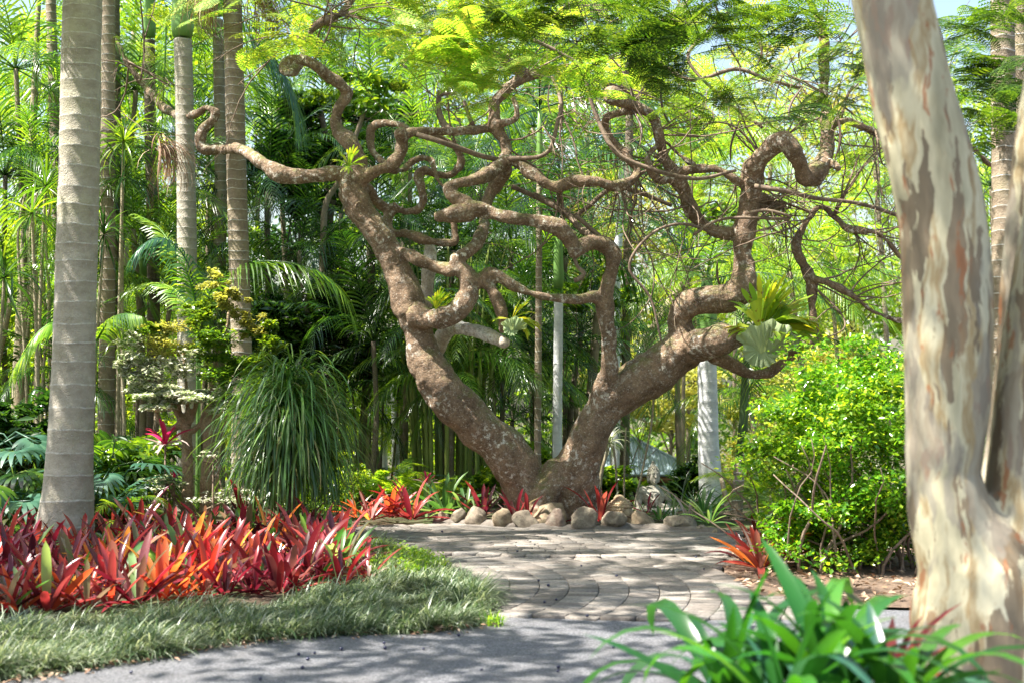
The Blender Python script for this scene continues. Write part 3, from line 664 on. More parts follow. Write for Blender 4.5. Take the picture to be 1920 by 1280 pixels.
tw_src = [(1091, 135, 1, .2, 6), (1050, 130, .6, -.8, 4), (1140, 180, -.6, .4, 5), (1190, 195, .3, 1, 4), (1230, 250, .9, .1, 4), (1245, 300, -.9, -.2, 5), (1290, 380, -.6, -.5, 5), (1190, 330, .5, -1, 6), (1160, 350, .2, -1, 6),
          (1320, 420, -.3, .9, 3), (1395, 440, 1, .3, 4), (1410, 380, 1, -.2, 6), (1430, 300, -.5, .8, 4), (1470, 262, .3, 1, 3), (1500, 330, .6, -.8, 4), (1550, 250, .8, .3, 5), (1548, 180, -.8, .3, 6), (1546, 120, .9, .5, 5), (1544, 67, -.6, .9, 5),
          (1525, 402, -.9, .1, 5), (1560, 405, .6, .7, 5), (1600, 433, .6, -.7, 6), (1650, 440, .5, .6, 4), (1522, 530, .9, -.3, 4), (1600, 556, .8, .3, 4), (1575, 228, .3, 1, 4), (1640, 250, .4, -1, 5), (1051, 202, .4, -1, 5), (1130, 158, .8, -.6, 6),
          (950, 168, -.9, .3, 2), (900, 148, -.3, 1, 4), (926, 97, -.8, .4, 5), (984, 140, .3, 1, 4), (946, 264, .9, -.1, 3), (860, 245, .2, 1, 3), (858, 280, -.2, 1, 3), (601, 43, .7, .4, 6), (546, 68, -.8, .2, 4), (640, 25, .8, 0, 6), (587, 121, .2, 1, 2), (1044, 349, .5, -1, 3),
          (236, 114, .5, -.3, 3), (259, 147, .5, .8, 2), (1260, 32, .8, .2, 5), (1330, -20, .5, -.6, 4), (1000, 60, .2, .8, 4), (1060, 20, .9, -.2, 5), (1215, 300, -.7, -.4, 3), (1380, 340, -.4, -.9, 3), (1760, 262, .5, .8, 3), (1430, 340, 1, -.2, 4), (1466, 386, .6, -.5, 3), (1700, 268, .4, -.8, 3)]
sid = 0
for (px, py, dx, dz, cnt) in tw_src:
    for k in range(cnt):
        sid += 1; D = DT + rnd.uniform(-.35, .6)
        d = np.array([dx + rnd.gauss(0, .45), rnd.gauss(.1, .5), dz + rnd.gauss(0, .45)]); d /= np.linalg.norm(d)
        mb, en = twig_mesh(np.array(at(px + rnd.uniform(-6, 6), py + rnd.uniform(-6, 6), DT + .05)), d, rnd.uniform(.6, 1.9), rnd.uniform(.006, .014), sid, 3, 1.2)
        part('twig', mb.mesh('twig', M['twig']), gt, -base); tips += [e for e in en]
def hand_twig(pl, D0=DT):
    P, Rr = path(pl, D0); p, r = resample(P, Rr, .05); mb = MB(); tube(mb, p, r, 6); part('twig', mb.mesh('twig', M['twig']), gt, -base)
for pl in [[(955, 298, 6, -.1), (985, 297, 4.5, -.2), (1012, 294, 4, -.3), (1030, 282, 4, -.3), (1040, 255, 4, -.3), (1045, 230, 4, -.3), (1052, 203, 4, -.2), (1046, 170, 3.5, 0), (1035, 145, 3, .2)],
           [(780, 252, 6, -.4), (820, 264, 6, -.5), (860, 278, 6, -.4), (900, 292, 5.5, -.2), (935, 300, 5, 0)],
           [(1415, 350, 6, -.2), (1470, 358, 5, -.3), (1530, 372, 4.5, -.3), (1600, 380, 4, -.2), (1660, 396, 4, 0), (1720, 420, 3, 0)],
           [(1000, 365, 6, .6), (1050, 390, 5.5, .7), (1075, 405, 5, .8), (1100, 390, 4.5, .8), (1150, 352, 5, .8), (1200, 362, 5, .8), (1260, 386, 4, .8)],
           [(1080, 405, 4, -.3), (1120, 440, 5, -.2), (1135, 455, 6, -.2)], [(960, 350, 5, .5), (1010, 372, 5, .6), (1060, 400, 6, .5), (1090, 430, 7, .3), (1120, 446, 8, 0)],
           [(1000, 75, 4, -.5), (1050, 100, 4, -.5), (1090, 130, 4, -.5), (1115, 210, 4, -.5), (1150, 280, 5, -.6), (1200, 310, 4.5, -.6), (1300, 335, 4, -.6), (1380, 320, 3, -.5)],
           [(1075, 478, 4, -.5), (1083, 500, 4, -.5), (1095, 512, 5, -.5), (1088, 522, 5, -.5), (1076, 526, 5, -.5)],
           [(870, 190, 4, 0), (882, 225, 4.5, 0), (890, 240, 5, .1)], [(825, 170, 5, .3), (822, 200, 5.5, .3), (830, 230, 7, .2), (845, 245, 8, 0)], [(855, 175, 3, .3), (822, 178, 4, .3)],
           [(1180, 60, 4, .6), (1240, 120, 3.5, .4), (1300, 150, 4, .2), (1380, 130, 4, .2), (1440, 150, 3.5, .2), (1500, 165, 3, .3)],
           [(1370, 20, 4, .2), (1330, 60, 4, .3), (1290, 110, 3.5, .3), (1350, 180, 3, .2), (1430, 240, 3, .1)],
           [(1345, 440, 3, -.3), (1280, 420, 3, -.6), (1220, 440, 3, -.7), (1180, 500, 3, -.7), (1220, 560, 2.5, -.7), (1240, 640, 2, -.7)],
           [(1400, 400, 3.5, -.5), (1440, 395, 3.5, -.6), (1480, 410, 3, -.6), (1360, 410, 3, -.5), (1300, 440, 3, -.5)]]:
    hand_twig(pl)
# seed pods
mb = MB(); t = np.linspace(0, 1, 12); ppts = np.column_stack([.09 * np.sin(t * 2.6), 0 * t, -.46 * t]); tube(mb, ppts, .013 * np.sin(np.clip(t * 1.05 + .06, 0, 1) * math.pi) ** .5 + .002, 7)
v = np.concatenate(mb.v); v[:, 1] *= .4; mb.v = [v]
podm = mb.mesh('pod', solid('pod_skin', lambda nt: ramp(nt, noise_t(nt, 12, 3), [(.3, (.05, .03, .022)), (.7, (.13, .085, .06))]), .5))
for (px, py) in [(1183, 205), (1466, 145), (1504, 165), (1386, 228), (1410, 60), (1283, 20), (1240, 155), (1360, 150), (1030, 160), (1425, 65), (1570, 215), (1345, 490), (1620, 350)]:
    part('seed_pod', podm, gt, at(px, py, DT - .2) - base, (rnd.gauss(0, .25), rnd.gauss(0, .25), rnd.uniform(0, 6)), rnd.uniform(.7, 1.15))

# feathery sprays (bipinnate leaves)
def bipinnate(mb, P0, az, el, L, npair=9, droop=.7, rng=rg):
    S = np.linspace(.1, 1, npair); base_ = []; A = []; E = []; LL = []
    p = np.array(P0, float); e = el; pts = [p.copy()]
    for k in range(npair):
        e = el - droop * S[k]; d = np.array([math.cos(e) * math.cos(az), math.cos(e) * math.sin(az), math.sin(e)]); p = p + d * L / npair; pts.append(p.copy())
    for k in range(npair):
        for sd in (-1, 1):
            a = az + sd * R(68 - 30 * S[k]); l = L * .36 * math.sin(math.pi * (.15 + .75 * S[k])) ** .6
            e2 = .15 - droop * S[k] * .5; m = 6
            dd = np.array([math.cos(e2) * math.cos(a), math.cos(e2) * math.sin(a), math.sin(e2)])
            for q in range(1, m + 1): base_.append(pts[k + 1] + dd * l * q / m - np.array([0, 0, .25 * l * (q / m) ** 2])); A.append(a); LL.append(l)
    base_ = np.array(base_); A = np.array(A); LL = np.array(LL); n = len(base_)
    # each leaflet pair reads as one thin cross blade
    sv = np.stack([-np.sin(A), np.cos(A), np.zeros(n)], -1); fv = np.stack([np.cos(A), np.sin(A), -.15 + 0 * A], -1)
    ln = .030 * (LL / .13)[:, None].clip(.6, 1.3); wd = ln * .36
    V = np.stack([base_ - sv * ln + fv * ln * .35, base_ - fv * wd, base_ + sv * ln + fv * ln * .35, base_ + fv * wd], 1)
    o = (np.arange(n) * 4)[:, None]
    mb.add(V.reshape(-1, 3), [o + np.array([[0, 1, 2, 3]])], 0)
    tube(mb, pts, .0025, 3, 0, caps=False)
def spray_mesh(seed, mat, n=9, L=.40, wide=.38):
    mb = MB(); rr = random.Random(seed)
    for k in range(n):
        bipinnate(mb, (rr.gauss(0, wide * .55), rr.gauss(0, wide * .55), rr.gauss(0, .07)), rr.uniform(0, 6.28), rr.uniform(-.1, .6), L * rr.uniform(.7, 1.15), 9, rr.uniform(.4, 1.1))
    tube(mb, [(-wide * .5, 0, -.03), (0, .02, 0), (wide * .5, 0, .02)], .005, 4)
    return mb.mesh('foliage_spray', mat)
SPR = {k: [spray_mesh(40 + i_ * 7 + j_, G[k], 6) for i_ in range(4)] for j_, k in enumerate(['feather', 'feather_y', 'feather_d'])}
cnt = 0
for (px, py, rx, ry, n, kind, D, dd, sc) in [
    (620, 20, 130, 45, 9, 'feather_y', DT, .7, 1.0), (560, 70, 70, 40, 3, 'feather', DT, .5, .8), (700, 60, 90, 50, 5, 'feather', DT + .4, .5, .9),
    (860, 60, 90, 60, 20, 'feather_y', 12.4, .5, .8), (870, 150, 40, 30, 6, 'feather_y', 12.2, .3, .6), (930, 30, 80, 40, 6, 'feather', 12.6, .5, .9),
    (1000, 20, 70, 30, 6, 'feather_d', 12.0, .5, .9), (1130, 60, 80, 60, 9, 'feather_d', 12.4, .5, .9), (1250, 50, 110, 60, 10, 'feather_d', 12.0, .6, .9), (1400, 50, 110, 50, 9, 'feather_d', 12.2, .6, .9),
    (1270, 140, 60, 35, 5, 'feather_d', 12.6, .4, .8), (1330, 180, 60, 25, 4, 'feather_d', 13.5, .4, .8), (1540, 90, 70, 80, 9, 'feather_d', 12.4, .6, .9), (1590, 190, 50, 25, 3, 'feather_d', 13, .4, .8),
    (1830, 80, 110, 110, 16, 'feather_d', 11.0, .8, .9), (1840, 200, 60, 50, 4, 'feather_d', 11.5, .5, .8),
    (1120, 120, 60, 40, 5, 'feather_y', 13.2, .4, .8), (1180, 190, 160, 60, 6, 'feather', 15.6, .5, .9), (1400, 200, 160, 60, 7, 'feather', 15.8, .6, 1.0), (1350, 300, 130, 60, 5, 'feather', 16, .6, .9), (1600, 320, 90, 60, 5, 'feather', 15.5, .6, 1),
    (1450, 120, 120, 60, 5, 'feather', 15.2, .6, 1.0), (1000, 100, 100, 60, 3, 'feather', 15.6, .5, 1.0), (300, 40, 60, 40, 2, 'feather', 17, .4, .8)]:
    for k in range(n):
        p = at(px + rnd.gauss(0, rx * .6), py + rnd.gauss(0, ry * .6), D + rnd.uniform(-dd, dd)); cnt += 1
        part('foliage_spray', rnd.choice(SPR[kind]), gt, p - base, (rnd.gauss(0, .3), rnd.gauss(0, .3), rnd.uniform(0, 6.28)), sc * rnd.uniform(.75, 1.25))
# rest of the crown above the frame, thinner
for k in range(12):
    a = rnd.uniform(0, 6.28); r = 3.9 * math.sqrt(rnd.random())
    p = Vector((0.9 + r * math.cos(a) * 1.05, 14.3 + r * math.sin(a) * .85, 5.6 + rnd.gauss(0, .25) - .02 * r * r)); cnt += 1
    part('foliage_spray', rnd.choice(SPR[rnd.choice(['feather', 'feather_d', 'feather'])]), gt, p - base, (rnd.gauss(0, .3), rnd.gauss(0, .3), rnd.uniform(0, 6.28)), rnd.uniform(1.0, 1.7))
for k in range(22):  # unseen sprays added up-sun so their shade falls on the paving
    p = Vector((rnd.uniform(-4.8, -1.3), rnd.uniform(7.8, 12.9), rnd.uniform(5.3, 6.1))); cnt += 1
    part('foliage_spray', rnd.choice(SPR[rnd.choice(['feather', 'feather_d', 'feather'])]), gt, p - base, (rnd.gauss(0, .3), rnd.gauss(0, .3), rnd.uniform(0, 6.28)), rnd.uniform(1.1, 2.0))
for (a_, b_) in [(at(1120, -60, 15.1), (-4.2, 12.2, 6.0)), (at(1120, -60, 15.1), (-2.6, 9.4, 5.8)), (at(1330, -30, 15.5), (.8, 9.2, 5.8)), (at(680, -30, 15.1), (-4.6, 10.4, 5.8))]:  # unseen limbs added for their shadows, reaching out to those sprays
    a_ = np.array(a_); b_ = np.array(b_); pts = [a_ + (b_ - a_) * t + np.array([.25 * math.sin(9 * t + a_[0]), .2 * math.cos(7 * t), .12 * math.sin(11 * t)]) for t in np.linspace(0, 1, 14)]
    p_, r_ = resample(pts, np.linspace(.06, .015, 14), .1); mb = MB(); tube(mb, p_ - np.array(base), r_, 8); part('limb', mb.mesh('upper_limb', M['twig']), gt)
print('sprays', cnt, 'twig parts', sid)

# ------------------------------------------------------------------ pale smooth-barked gum tree, near right
def gumcol(nt):
    co = worldco(nt)
    sc = (1.25, 1, .2)
    wn = N(nt, "ShaderNodeTexNoise"); wn.inputs['Scale'].default_value = 5; nt.links.new(co, wn.inputs['Vector'])
    wc = N(nt, "ShaderNodeVectorMath", operation='MULTIPLY_ADD'); nt.links.new(wn.outputs['Color'], wc.inputs[0]); wc.inputs[1].default_value = (.07, .07, .12); nt.links.new(co, wc.inputs[2])
    co2 = wc.outputs[0]
    a = ramp(nt, noise_t(nt, 5.0, 6, .55, co2, sc), [(.30, (.29, .26, .16)), (.46, (.53, .48, .32)), (.50, (.33, .24, .12)), (.58, (.55, .50, .34)), (.75, (.40, .39, .30))])
    br = ramp(nt, noise_t(nt, 6.5, 7, .6, co2, (1.7, 1.2, .2)), [(.525, (0, 0, 0)), (.535, (1, 1, 1))])
    a = mixc(nt, math_(nt, 'MULTIPLY', br, .85), a, ramp(nt, noise_t(nt, 9, 4, .6, co2, sc), [(.3, (.08, .055, .035)), (.6, (.19, .135, .085)), (.8, (.32, .18, .08))]))
    rd = ramp(nt, noise_t(nt, 11, 4, .6, co2, (1.5, 1, .35)), [(.60, (0, 0, 0)), (.64, (1, 1, 1))])
    a = mixc(nt, math_(nt, 'MULTIPLY', rd, .8), a, (.30, .12, .05))
    gr = ramp(nt, noise_t(nt, 4, 4, .6, co2, (1.2, 1, .3)), [(.54, (0, 0, 0)), (.57, (.7, .7, .7))])
    return mixc(nt, gr, a, (.27, .24, .19))
M['gum'] = solid('gum_bark', gumcol, .7, lambda nt: bump(nt, noise_t(nt, 12, 6, .6, worldco(nt), (1, 1, .35)), .5, .02))
eg = thing('gum_tree', (2.05, 5.6, 0), 'large pale smooth gum tree trunk with peeling brown patches, forking, close at the right edge', 'tree')
eb = Vector((2.05, 5.6, 0)); gm = MB()
def glimb(pl, D0):
    P, Rr = path(pl, D0); p, r = resample(P, Rr, .12); tube(gm, p, r, 24, round_end=True)
glimb([(1862, 1500, 160), (1860, 1400, 152), (1856, 1280, 146), (1848, 1150, 138), (1835, 1060, 118), (1792, 985, 84), (1768, 890, 68), (1777, 750, 79), (1778, 600, 84), (1775, 480, 83), (1767, 400, 81), (1742, 290, 79), (1716, 200, 77), (1694, 100, 74), (1673, 0, 72), (1640, -160, 68), (1600, -360, 60), (1600, -700, 45)], 5.5)
glimb([(1885, 1400, 150), (1880, 1250, 135), (1895, 1100, 115), (1932, 1010, 104), (1948, 915, 98), (1958, 800, 94), (1966, 700, 90), (1976, 600, 87), (1989, 500, 85), (2003, 400, 80), (2022, 300, 76), (2050, 150, 70), (2080, 0, 65), (2140, -300, 55), (2200, -700, 40)], 5.55)
glimb([(1880, 1000, 60), (1893, 820, 40), (1900, 700, 34), (1908, 560, 32), (1920, 400, 30), (1940, 200, 28), (1990, -100, 24), (2060, -500, 20)], 5.95)
part('trunk', blend(gm, .011, M['gum'], 3, [(.008, 4, .4), (.004, 14, .4)], 'gum_trunk'), eg, -eb)
mb = MB(); pts, cc = clumpy(8000, (2.3, 1.6, .8), 60, .22, .3); kites(mb, pts + np.array([-.1, 4.9, 5.9]) - np.array(eb), rg.uniform(.08, .15, 8000), .1, .25, droop=1.0)  # unseen crown set towards the sun to keep the trunk in shade
part('crown', mb.mesh('gum_crown', G['olive']), eg)

# ------------------------------------------------------------------ palms
def palm_trunk_mesh(P, Rr, spacing, body, scar, sides=24, ridge=.05, seed=0, scarw=.13, shaft=None):
    """ringed trunk: every leaf scar is a real raised ridge"""
    rr = random.Random(seed); p, r = resample(P, Rr, .03); L = np.concatenate([[0], np.cumsum(np.linalg.norm(np.diff(p, axis=0), axis=1))])
    tot = L[-1]; s = 0; S = []; K = []; M_ = []
    while s < tot:
        h = s / tot; sp = spacing[0] * (1 - h) + spacing[1] * h; sp *= rr.uniform(.85, 1.15)
        S += [s, s + sp * .06, s + sp * scarw, s + sp * (scarw + .08)]; K += [ridge * .1, ridge, ridge * .9, -ridge * .1]; M_ += [0, 1, 0, 0]; s += sp
    S = np.array(S); k_ = S <= tot; S = S[k_]; K = np.array(K)[k_]; M_ = np.array(M_)[k_]
    PP = np.column_stack([np.interp(S, L, p[:, i_]) for i_ in range(3)]); RR = np.interp(S, L, r)
    ang = np.linspace(0, 2 * math.pi, sides, endpoint=False)
    V = []
    for q in range(len(S)):
        wz = np.array([.010 * mnoise.noise((math.cos(a) * 1.6, math.sin(a) * 1.6, S[q] * 1.5 + seed)) for a in ang])
        wr = np.array([1 + .022 * mnoise.noise((math.cos(a) * 2.5, math.sin(a) * 2.5, S[q] * 6 + seed * 3)) for a in ang])
        rad = RR[q] * (1 + K[q]) * wr
        V.append(np.column_stack([PP[q, 0] + np.cos(ang) * rad, PP[q, 1] + np.sin(ang) * rad, PP[q, 2] + wz * 1.5]))
    V = np.concatenate(V); m = len(S); i_ = np.arange(m - 1)[:, None] * sides; j_ = np.arange(sides)[None, :]; j2 = (j_ + 1) % sides
    q = np.stack([i_ + j_, i_ + j2, i_ + sides + j2, i_ + sides + j_], -1)
    mi = np.repeat(M_[:-1], sides)
    return mesh_from(V, [q.reshape(-1, 4)], [body, scar], 'palm_trunk', True, mi)

def frond_curve(L, el, droop, n=14):
    P = [np.zeros(3)]
    for k in range(n):
        e = el - droop * ((k + .5) / n) ** 1.2; P.append(P[-1] + np.array([math.cos(e), 0, math.sin(e)]) * L / n)
    return np.array(P)
def frond_mesh(curve, mat, leaf=.42, n=34, grav=.35, lift=.25, width=.022, base_gap=.12, rach=.011, seed=0, fan=0.0):
    rr = np.random.default_rng(seed); mb = MB(); C = np.asarray(curve, float)
    L = np.concatenate([[0], np.cumsum(np.linalg.norm(np.diff(C, axis=0), axis=1))]); L /= L[-1]
    s = np.linspace(base_gap, 1, n); T = np.gradient(C, axis=0); T /= np.linalg.norm(T, axis=1)[:, None]
    P = np.column_stack([np.interp(s, L, C[:, i_]) for i_ in range(3)]); Tt = np.column_stack([np.interp(s, L, T[:, i_]) for i_ in range(3)])
    Tt /= np.linalg.norm(Tt, axis=1)[:, None]
    up = np.array([0, 0, 1.0]); side = np.cross(Tt, up); side /= (np.linalg.norm(side, axis=1)[:, None] + 1e-6)
    nn = np.cross(side, Tt)
    ll = leaf * np.sin(math.pi * (.16 + .76 * (s - base_gap) / (1 - base_gap))) ** .65
    ns = 3; V = []; Fq = []; Ft = []; off = 0
    for sd in (-1, 1):
        beta = np.radians(38 + 26 * s + rr.normal(0, 3, n))
        d = side * sd * np.cos(beta)[:, None] + Tt * np.sin(beta)[:, None] + nn * (lift + rr.normal(0, .05, n))[:, None]
        d /= np.linalg.norm(d, axis=1)[:, None]
        pts = []
        for q in range(ns + 1):
            f = q / ns; g = grav * (1 + rr.normal(0, .12, n)); pts.append(P + d * (ll * f)[:, None] - up * (ll * g * f * f)[:, None])
        w_ = Tt * (width * .5)
        wf = [.55, 1, .75, 0]
        rows = [np.stack([pts[q] - w_ * wf[q], pts[q] + w_ * wf[q]], 1) for q in range(ns)]
        A = np.concatenate(rows + [pts[ns][:, None, :]], 1); nv = 2 * ns + 1
        V.append(A.reshape(-1, 3)); o = (np.arange(n) * nv + off)[:, None]
        for q in range(ns - 1): Fq.append(o + np.array([[2 * q, 2 * q + 1, 2 * q + 3, 2 * q + 2]]))
        Ft.append(o + np.array([[2 * ns - 2, 2 * ns - 1, 2 * ns]])); off += n * nv
    mb.add(np.concatenate(V), [np.concatenate(Fq), np.concatenate(Ft)])
    tube(mb, C, np.linspace(rach, rach * .25, len(C)), 4)
    return mb.mesh('frond', mat)
FR = {}
for gi, g in enumerate(['palm', 'palm_dark', 'palm_blue', 'palm_lime']):
    FR[g] = {}
    for fi, (nm, el, dr, lf, gv) in enumerate([('up', 75, 75, .42, .35), ('arch', 48, 95, .45, .55), ('flat', 18, 70, .46, .75), ('hang', -25, 50, .45, .6)]):
        FR[g][nm] = [frond_mesh(frond_curve(2.2, R(el + 6 * q), R(dr + 10 * q)), G[g], lf, 32, gv, .25 if nm != 'hang' else .1, .034, seed=gi * 20 + fi * 4 + q) for q in range(2)]
def crown_fronds(root, top, n, g, scale, kinds=('up', 'arch', 'arch', 'flat', 'hang'), seed=0):
    rr = random.Random(seed)
    for k in range(n):
        az = k * 2.399 + rr.uniform(-.3, .3); kd = kinds[min(len(kinds) - 1, int(k / n * len(kinds)))]
        part('frond', rr.choice(FR[g][kd]), root, top, (rr.gauss(0, .18), rr.gauss(0, .1), az), scale * rr.uniform(.85, 1.12))
def palm(label, pl, D, body='palm_b', scar='scar', spacing=(.16, .10), g='palm', nfr=9, fs=1.0, shaft=True, seed=0, group=None, name='palm_tree', crown=True, kinds=('up', 'arch', 'arch', 'flat', 'hang'), sides=20, ridge=.05):
    """pl: (px,py,half-width px) from foot to top; the foot is carried down to the ground"""
    P, Rr = path(pl, D); g0 = ground_z(D)
    if P[0][2] > g0 + .05:
        P.insert(0, np.array([P[0][0] + (P[0][0] - P[1][0]) * .1, P[0][1], g0 - .05])); Rr.insert(0, Rr[0] * 1.15)
    b = Vector((P[0][0], P[0][1], g0)); P = [p - np.array(b) for p in P]
    t = thing(name, b, label, 'palm tree', group)
    part('trunk', palm_trunk_mesh(P, Rr, spacing, M[body], M[scar], sides, ridge, seed), t)
    top = P[-1]; r = Rr[-1]
    if shaft:
        mb = MB(); tube(mb, [top, top + [0, 0, .12], top + [0, 0, .5], top + [0, 0, .85]], [r * 1.05, r * 1.25, r * 1.0, r * .55], 14); part('crownshaft', mb.mesh('crownshaft', M['shaft']), t); top = top + np.array([0, 0, .8])
    if crown: crown_fronds(t, tuple(top), nfr, g, fs, kinds, seed)
    return t, top
palm('thick pale grey ringed palm trunk rising from the red bromeliad bed at left', [(115, 1030, 60), (124, 960, 50), (128, 900, 45), (133, 800, 41), (139, 650, 39), (143, 500, 38), (146, 400, 38), (150, 250, 37), (152, 100, 36.5), (155, 0, 36), (160, -300, 33), (166, -620, 28)],
     12.6, 'palm_a', 'scar', (.215, .085), 'palm', 11, 1.15, seed=1, sides=48, ridge=.02)
palm('slender straight ringed palm trunk second from the left, green crownshaft at the frame top', [(352, 760, 19), (351, 620, 18.5), (350, 400, 18), (346, 200, 17), (343, 80, 17), (342, 70, 17)], 16.4, 'palm_a', 'scar', (.13, .10), 'palm', 9, 1.1, seed=2, ridge=.018)
palm('brown ringed palm trunk with dead hanging fibre, third of the front palms', [(455, 760, 20), (452, 620, 19), (447, 450, 19), (443, 300, 18.5), (439, 120, 18), (436, 0, 17.5), (434, -200, 16)], 15.6, 'palm_b', 'scar', (.12, .09), 'palm', 10, 1.15, seed=3, ridge=.03)
pals = [
    ('palm trunk standing close behind the thick grey palm on its right side', [(196, 960, 15), (200, 700, 15), (202, 400, 14), (203, 150, 13), (203, -150, 12)], 17.0, 'palm_b', 'palm', 9),
    ('dark brown palm trunk behind, between the thick grey palm and the second palm', [(218, 800, 12), (216, 400, 11.5), (214, 60, 11), (213, -120, 10)], 19.0, 'palm_dark', 'palm', 9),
    ('thin brown palm trunk leaning at the upper left beside the thick grey palm', [(118, 700, 11), (110, 420, 11), (104, 250, 10.5), (98, 100, 10), (94, -60, 9)], 19.5, 'palm_b', 'palm', 9),
    ('dark palm trunk with long hanging pale frond, left of the second palm', [(282, 980, 16), (284, 800, 13), (288, 600, 12), (286, 400, 11.5), (282, 250, 11), (280, 70, 10)], 18.5, 'palm_dark', 'palm', 9),
    ('thin dark palm trunk left of the pale gnarled topiary shrub', [(262, 900, 9), (262, 760, 8), (264, 640, 7.5), (266, 560, 7), (268, 520, 7)], 19.5, 'palm_dark', 'palm_lime', 7),
    ('grey palm trunk hidden between the second and third front palms', [(410, 700, 12), (412, 500, 12), (414, 350, 11.5), (412, 200, 11), (408, 30, 10)], 18.8, 'palm_b', 'palm_dark', 9),
    ('very thin straight spotted palm trunk in the gap of the gnarled tree', [(1008, 850, 6.5), (1009, 700, 6.5), (1010, 560, 6), (1011, 420, 6), (1012, 330, 5.5)], 17.0, 'palm_b', 'palm_dark', 8),
    ('smooth white palm trunk seen through the middle of the gnarled tree', [(1045, 880, 9.5), (1045, 800, 9), (1046, 700, 8.7), (1047, 600, 8.5), (1047, 540, 8.5)], 17.3, 'palm_white', 'palm_dark', 9),
    ('slim dark palm trunk rising past the right side of the centre column', [(1171, 900, 10), (1172, 800, 9), (1174, 650, 8.5), (1177, 450, 8), (1180, 250, 7.5), (1182, 120, 7)], 21.0, 'palm_dark', 'palm', 8),
    ('thick white palm trunk standing right of the stone figure', [(1340, 1010, 28), (1336, 960, 24), (1332, 900, 22), (1328, 820, 19.5), (1327, 740, 18.5), (1326, 690, 18), (1326, 650, 17)], 17.5, 'palm_white', 'palm', 8),
    ('brightly lit ringed palm at far right behind the fork of the gum tree', [(1886, 700, 24), (1885, 540, 24), (1884, 400, 23.5), (1882, 220, 22.5), (1880, 60, 22), (1878, -200, 20)], 12.5, 'palm_b', 'palm', 9),
    ('palm behind the gum tree at far right, the one nearest the frame edge', [(1925, 600, 16), (1920, 380, 15), (1915, 150, 14.5), (1912, -20, 14), (1910, -200, 13)], 14, 'palm_b', 'palm', 8),
]
for k, (lb, pl, D, body, g, n) in enumerate(pals):
    palm(lb, pl, D, body, 'scar_dark' if 'dark' in body else ('palm_white' if body == 'palm_white' else 'scar'), (.14, .11), g, n, 1.0, seed=20 + k, ridge=.03 if body != 'palm_white' else .012)
# young green-topped palm pole right of the white trunk
palm('slim ringed palm with smooth green upper stem, right of the thick white trunk', [(1378, 1010, 12), (1382, 940, 11), (1388, 860, 10), (1391, 852, 10)], 15.4, 'palm_b', 'scar', (.11, .09), 'palm_blue', 7, .62, seed=50, shaft=False, crown=False)
mb = MB(); P, Rr = path([(1391, 855, 11), (1394, 790, 9), (1398, 705, 7.5), (1402, 640, 6)], 15.38); tube(mb, P, Rr, 12)
gs = bpy.data.objects[-1] if False else [o for o in COL.objects if o.get('label', '').startswith('slim ringed palm')][0]
part('green_stem', mb.mesh('green_stem', M['stem_green']), gs, -gs.location)
crown_fronds(gs, tuple(at(1402, 640, 15.38) - gs.location), 8, 'palm', .6, seed=51)
# dead fibre bundles on the third palm
g3 = [o for o in COL.objects if o.get('label', '').startswith('brown ringed palm trunk with dead')][0]
for (cx, cy, w_, h_, az) in [(408, 5, 26, 90, math.pi), (480, 15, 34, 95, 0), (300, 290, 10, 100, 0)]:
    mb = MB(); n = 130; c = np.array(at(cx, cy - 20, 15.5)); B = c + rg.normal(0, 1, (n, 3)) * [s2m(w_, 15.5) * .35, .06, .05]
    strips(mb, B, rg.normal(az, .7, n), rg.uniform(-.9, .3, n), s2m(h_, 15.5) * rg.uniform(.6, 1.3, n), .011, R(100), 5, taper=.8)
    part('dead_fibre', mb.mesh('dead_fibre', G['litter'] if cx == 300 else M['deadleaf']), g3, -g3.location)

# individual fronds traced from the photograph
def traced_palm(label, pl_list, D, g, foot, leafs=.42, cat='palm frond', name='young_palm', group=None):
    b = Vector((at(foot[0], foot[1], D).x, D, ground_z(D))); t = thing(name, b, label, 'palm', group)
    for k, (pl, lf, gv, mt) in enumerate(pl_list):
        P = [np.array(at(q[0], q[1], D + (q[2] if len(q) > 2 else 0))) for q in pl]; p, _ = resample(P, [1] * len(P), .12)
        part('frond', frond_mesh(p - np.array(b), G[mt or g], lf, 44, gv, .12, .026, .06, .014, seed=k + int(foot[0])), t)
        mb = MB(); st = [np.array([0, 0, 0.0]), (P[0] - np.array(b)) * [.4, 1, .55], P[0] - np.array(b)]; pp, rr_ = resample(st, [.035, .022, .015], .1); tube(mb, pp, rr_, 7); part('stalk', mb.mesh('stalk', M['shaft']), t)
    return t
traced_palm('young palm with wide drooping blue-green fronds between the front palm trunks', [
    ([(372, 640), (366, 560), (350, 490, -.2), (318, 452, -.4), (285, 448, -.6), (258, 470, -.7)], .42, .95, 'palm_blue'),
    ([(370, 640), (364, 560), (345, 500, -.2), (300, 430, .2), (262, 405, .3)], .38, .5, 'palm_lime'),
    ([(374, 640), (385, 570), (410, 525, -.1), (455, 496, -.3), (520, 490, -.5), (590, 505, -.6), (640, 545, -.7), (660, 590, -.7)], .42, .95, 'palm'),
    ([(370, 640), (360, 590), (330, 545, .2), (285, 530, .4), (240, 545, .4)], .36, .6, 'palm_lime'),
    ([(372, 640), (380, 590), (392, 545, .4), (398, 490, .6)], .32, .4, 'palm')], 15.9, 'palm', (372, 900))
traced_palm('palm frond of pale lime green sweeping out on the left of the thick grey palm', [([(150, 640), (110, 605, -.2), (75, 620, -.3), (45, 660, -.4), (28, 690, -.4)], .22, 1.1, 'palm_lime'), ([(180, 640), (205, 600, -.2), (235, 588, -.3), (262, 592, -.4)], .22, 1.0, 'palm')], 14.2, 'palm_lime', (150, 1000))
t0 = [o for o in COL.objects if o.get('label', '').startswith('dark palm trunk with long hanging')][0]
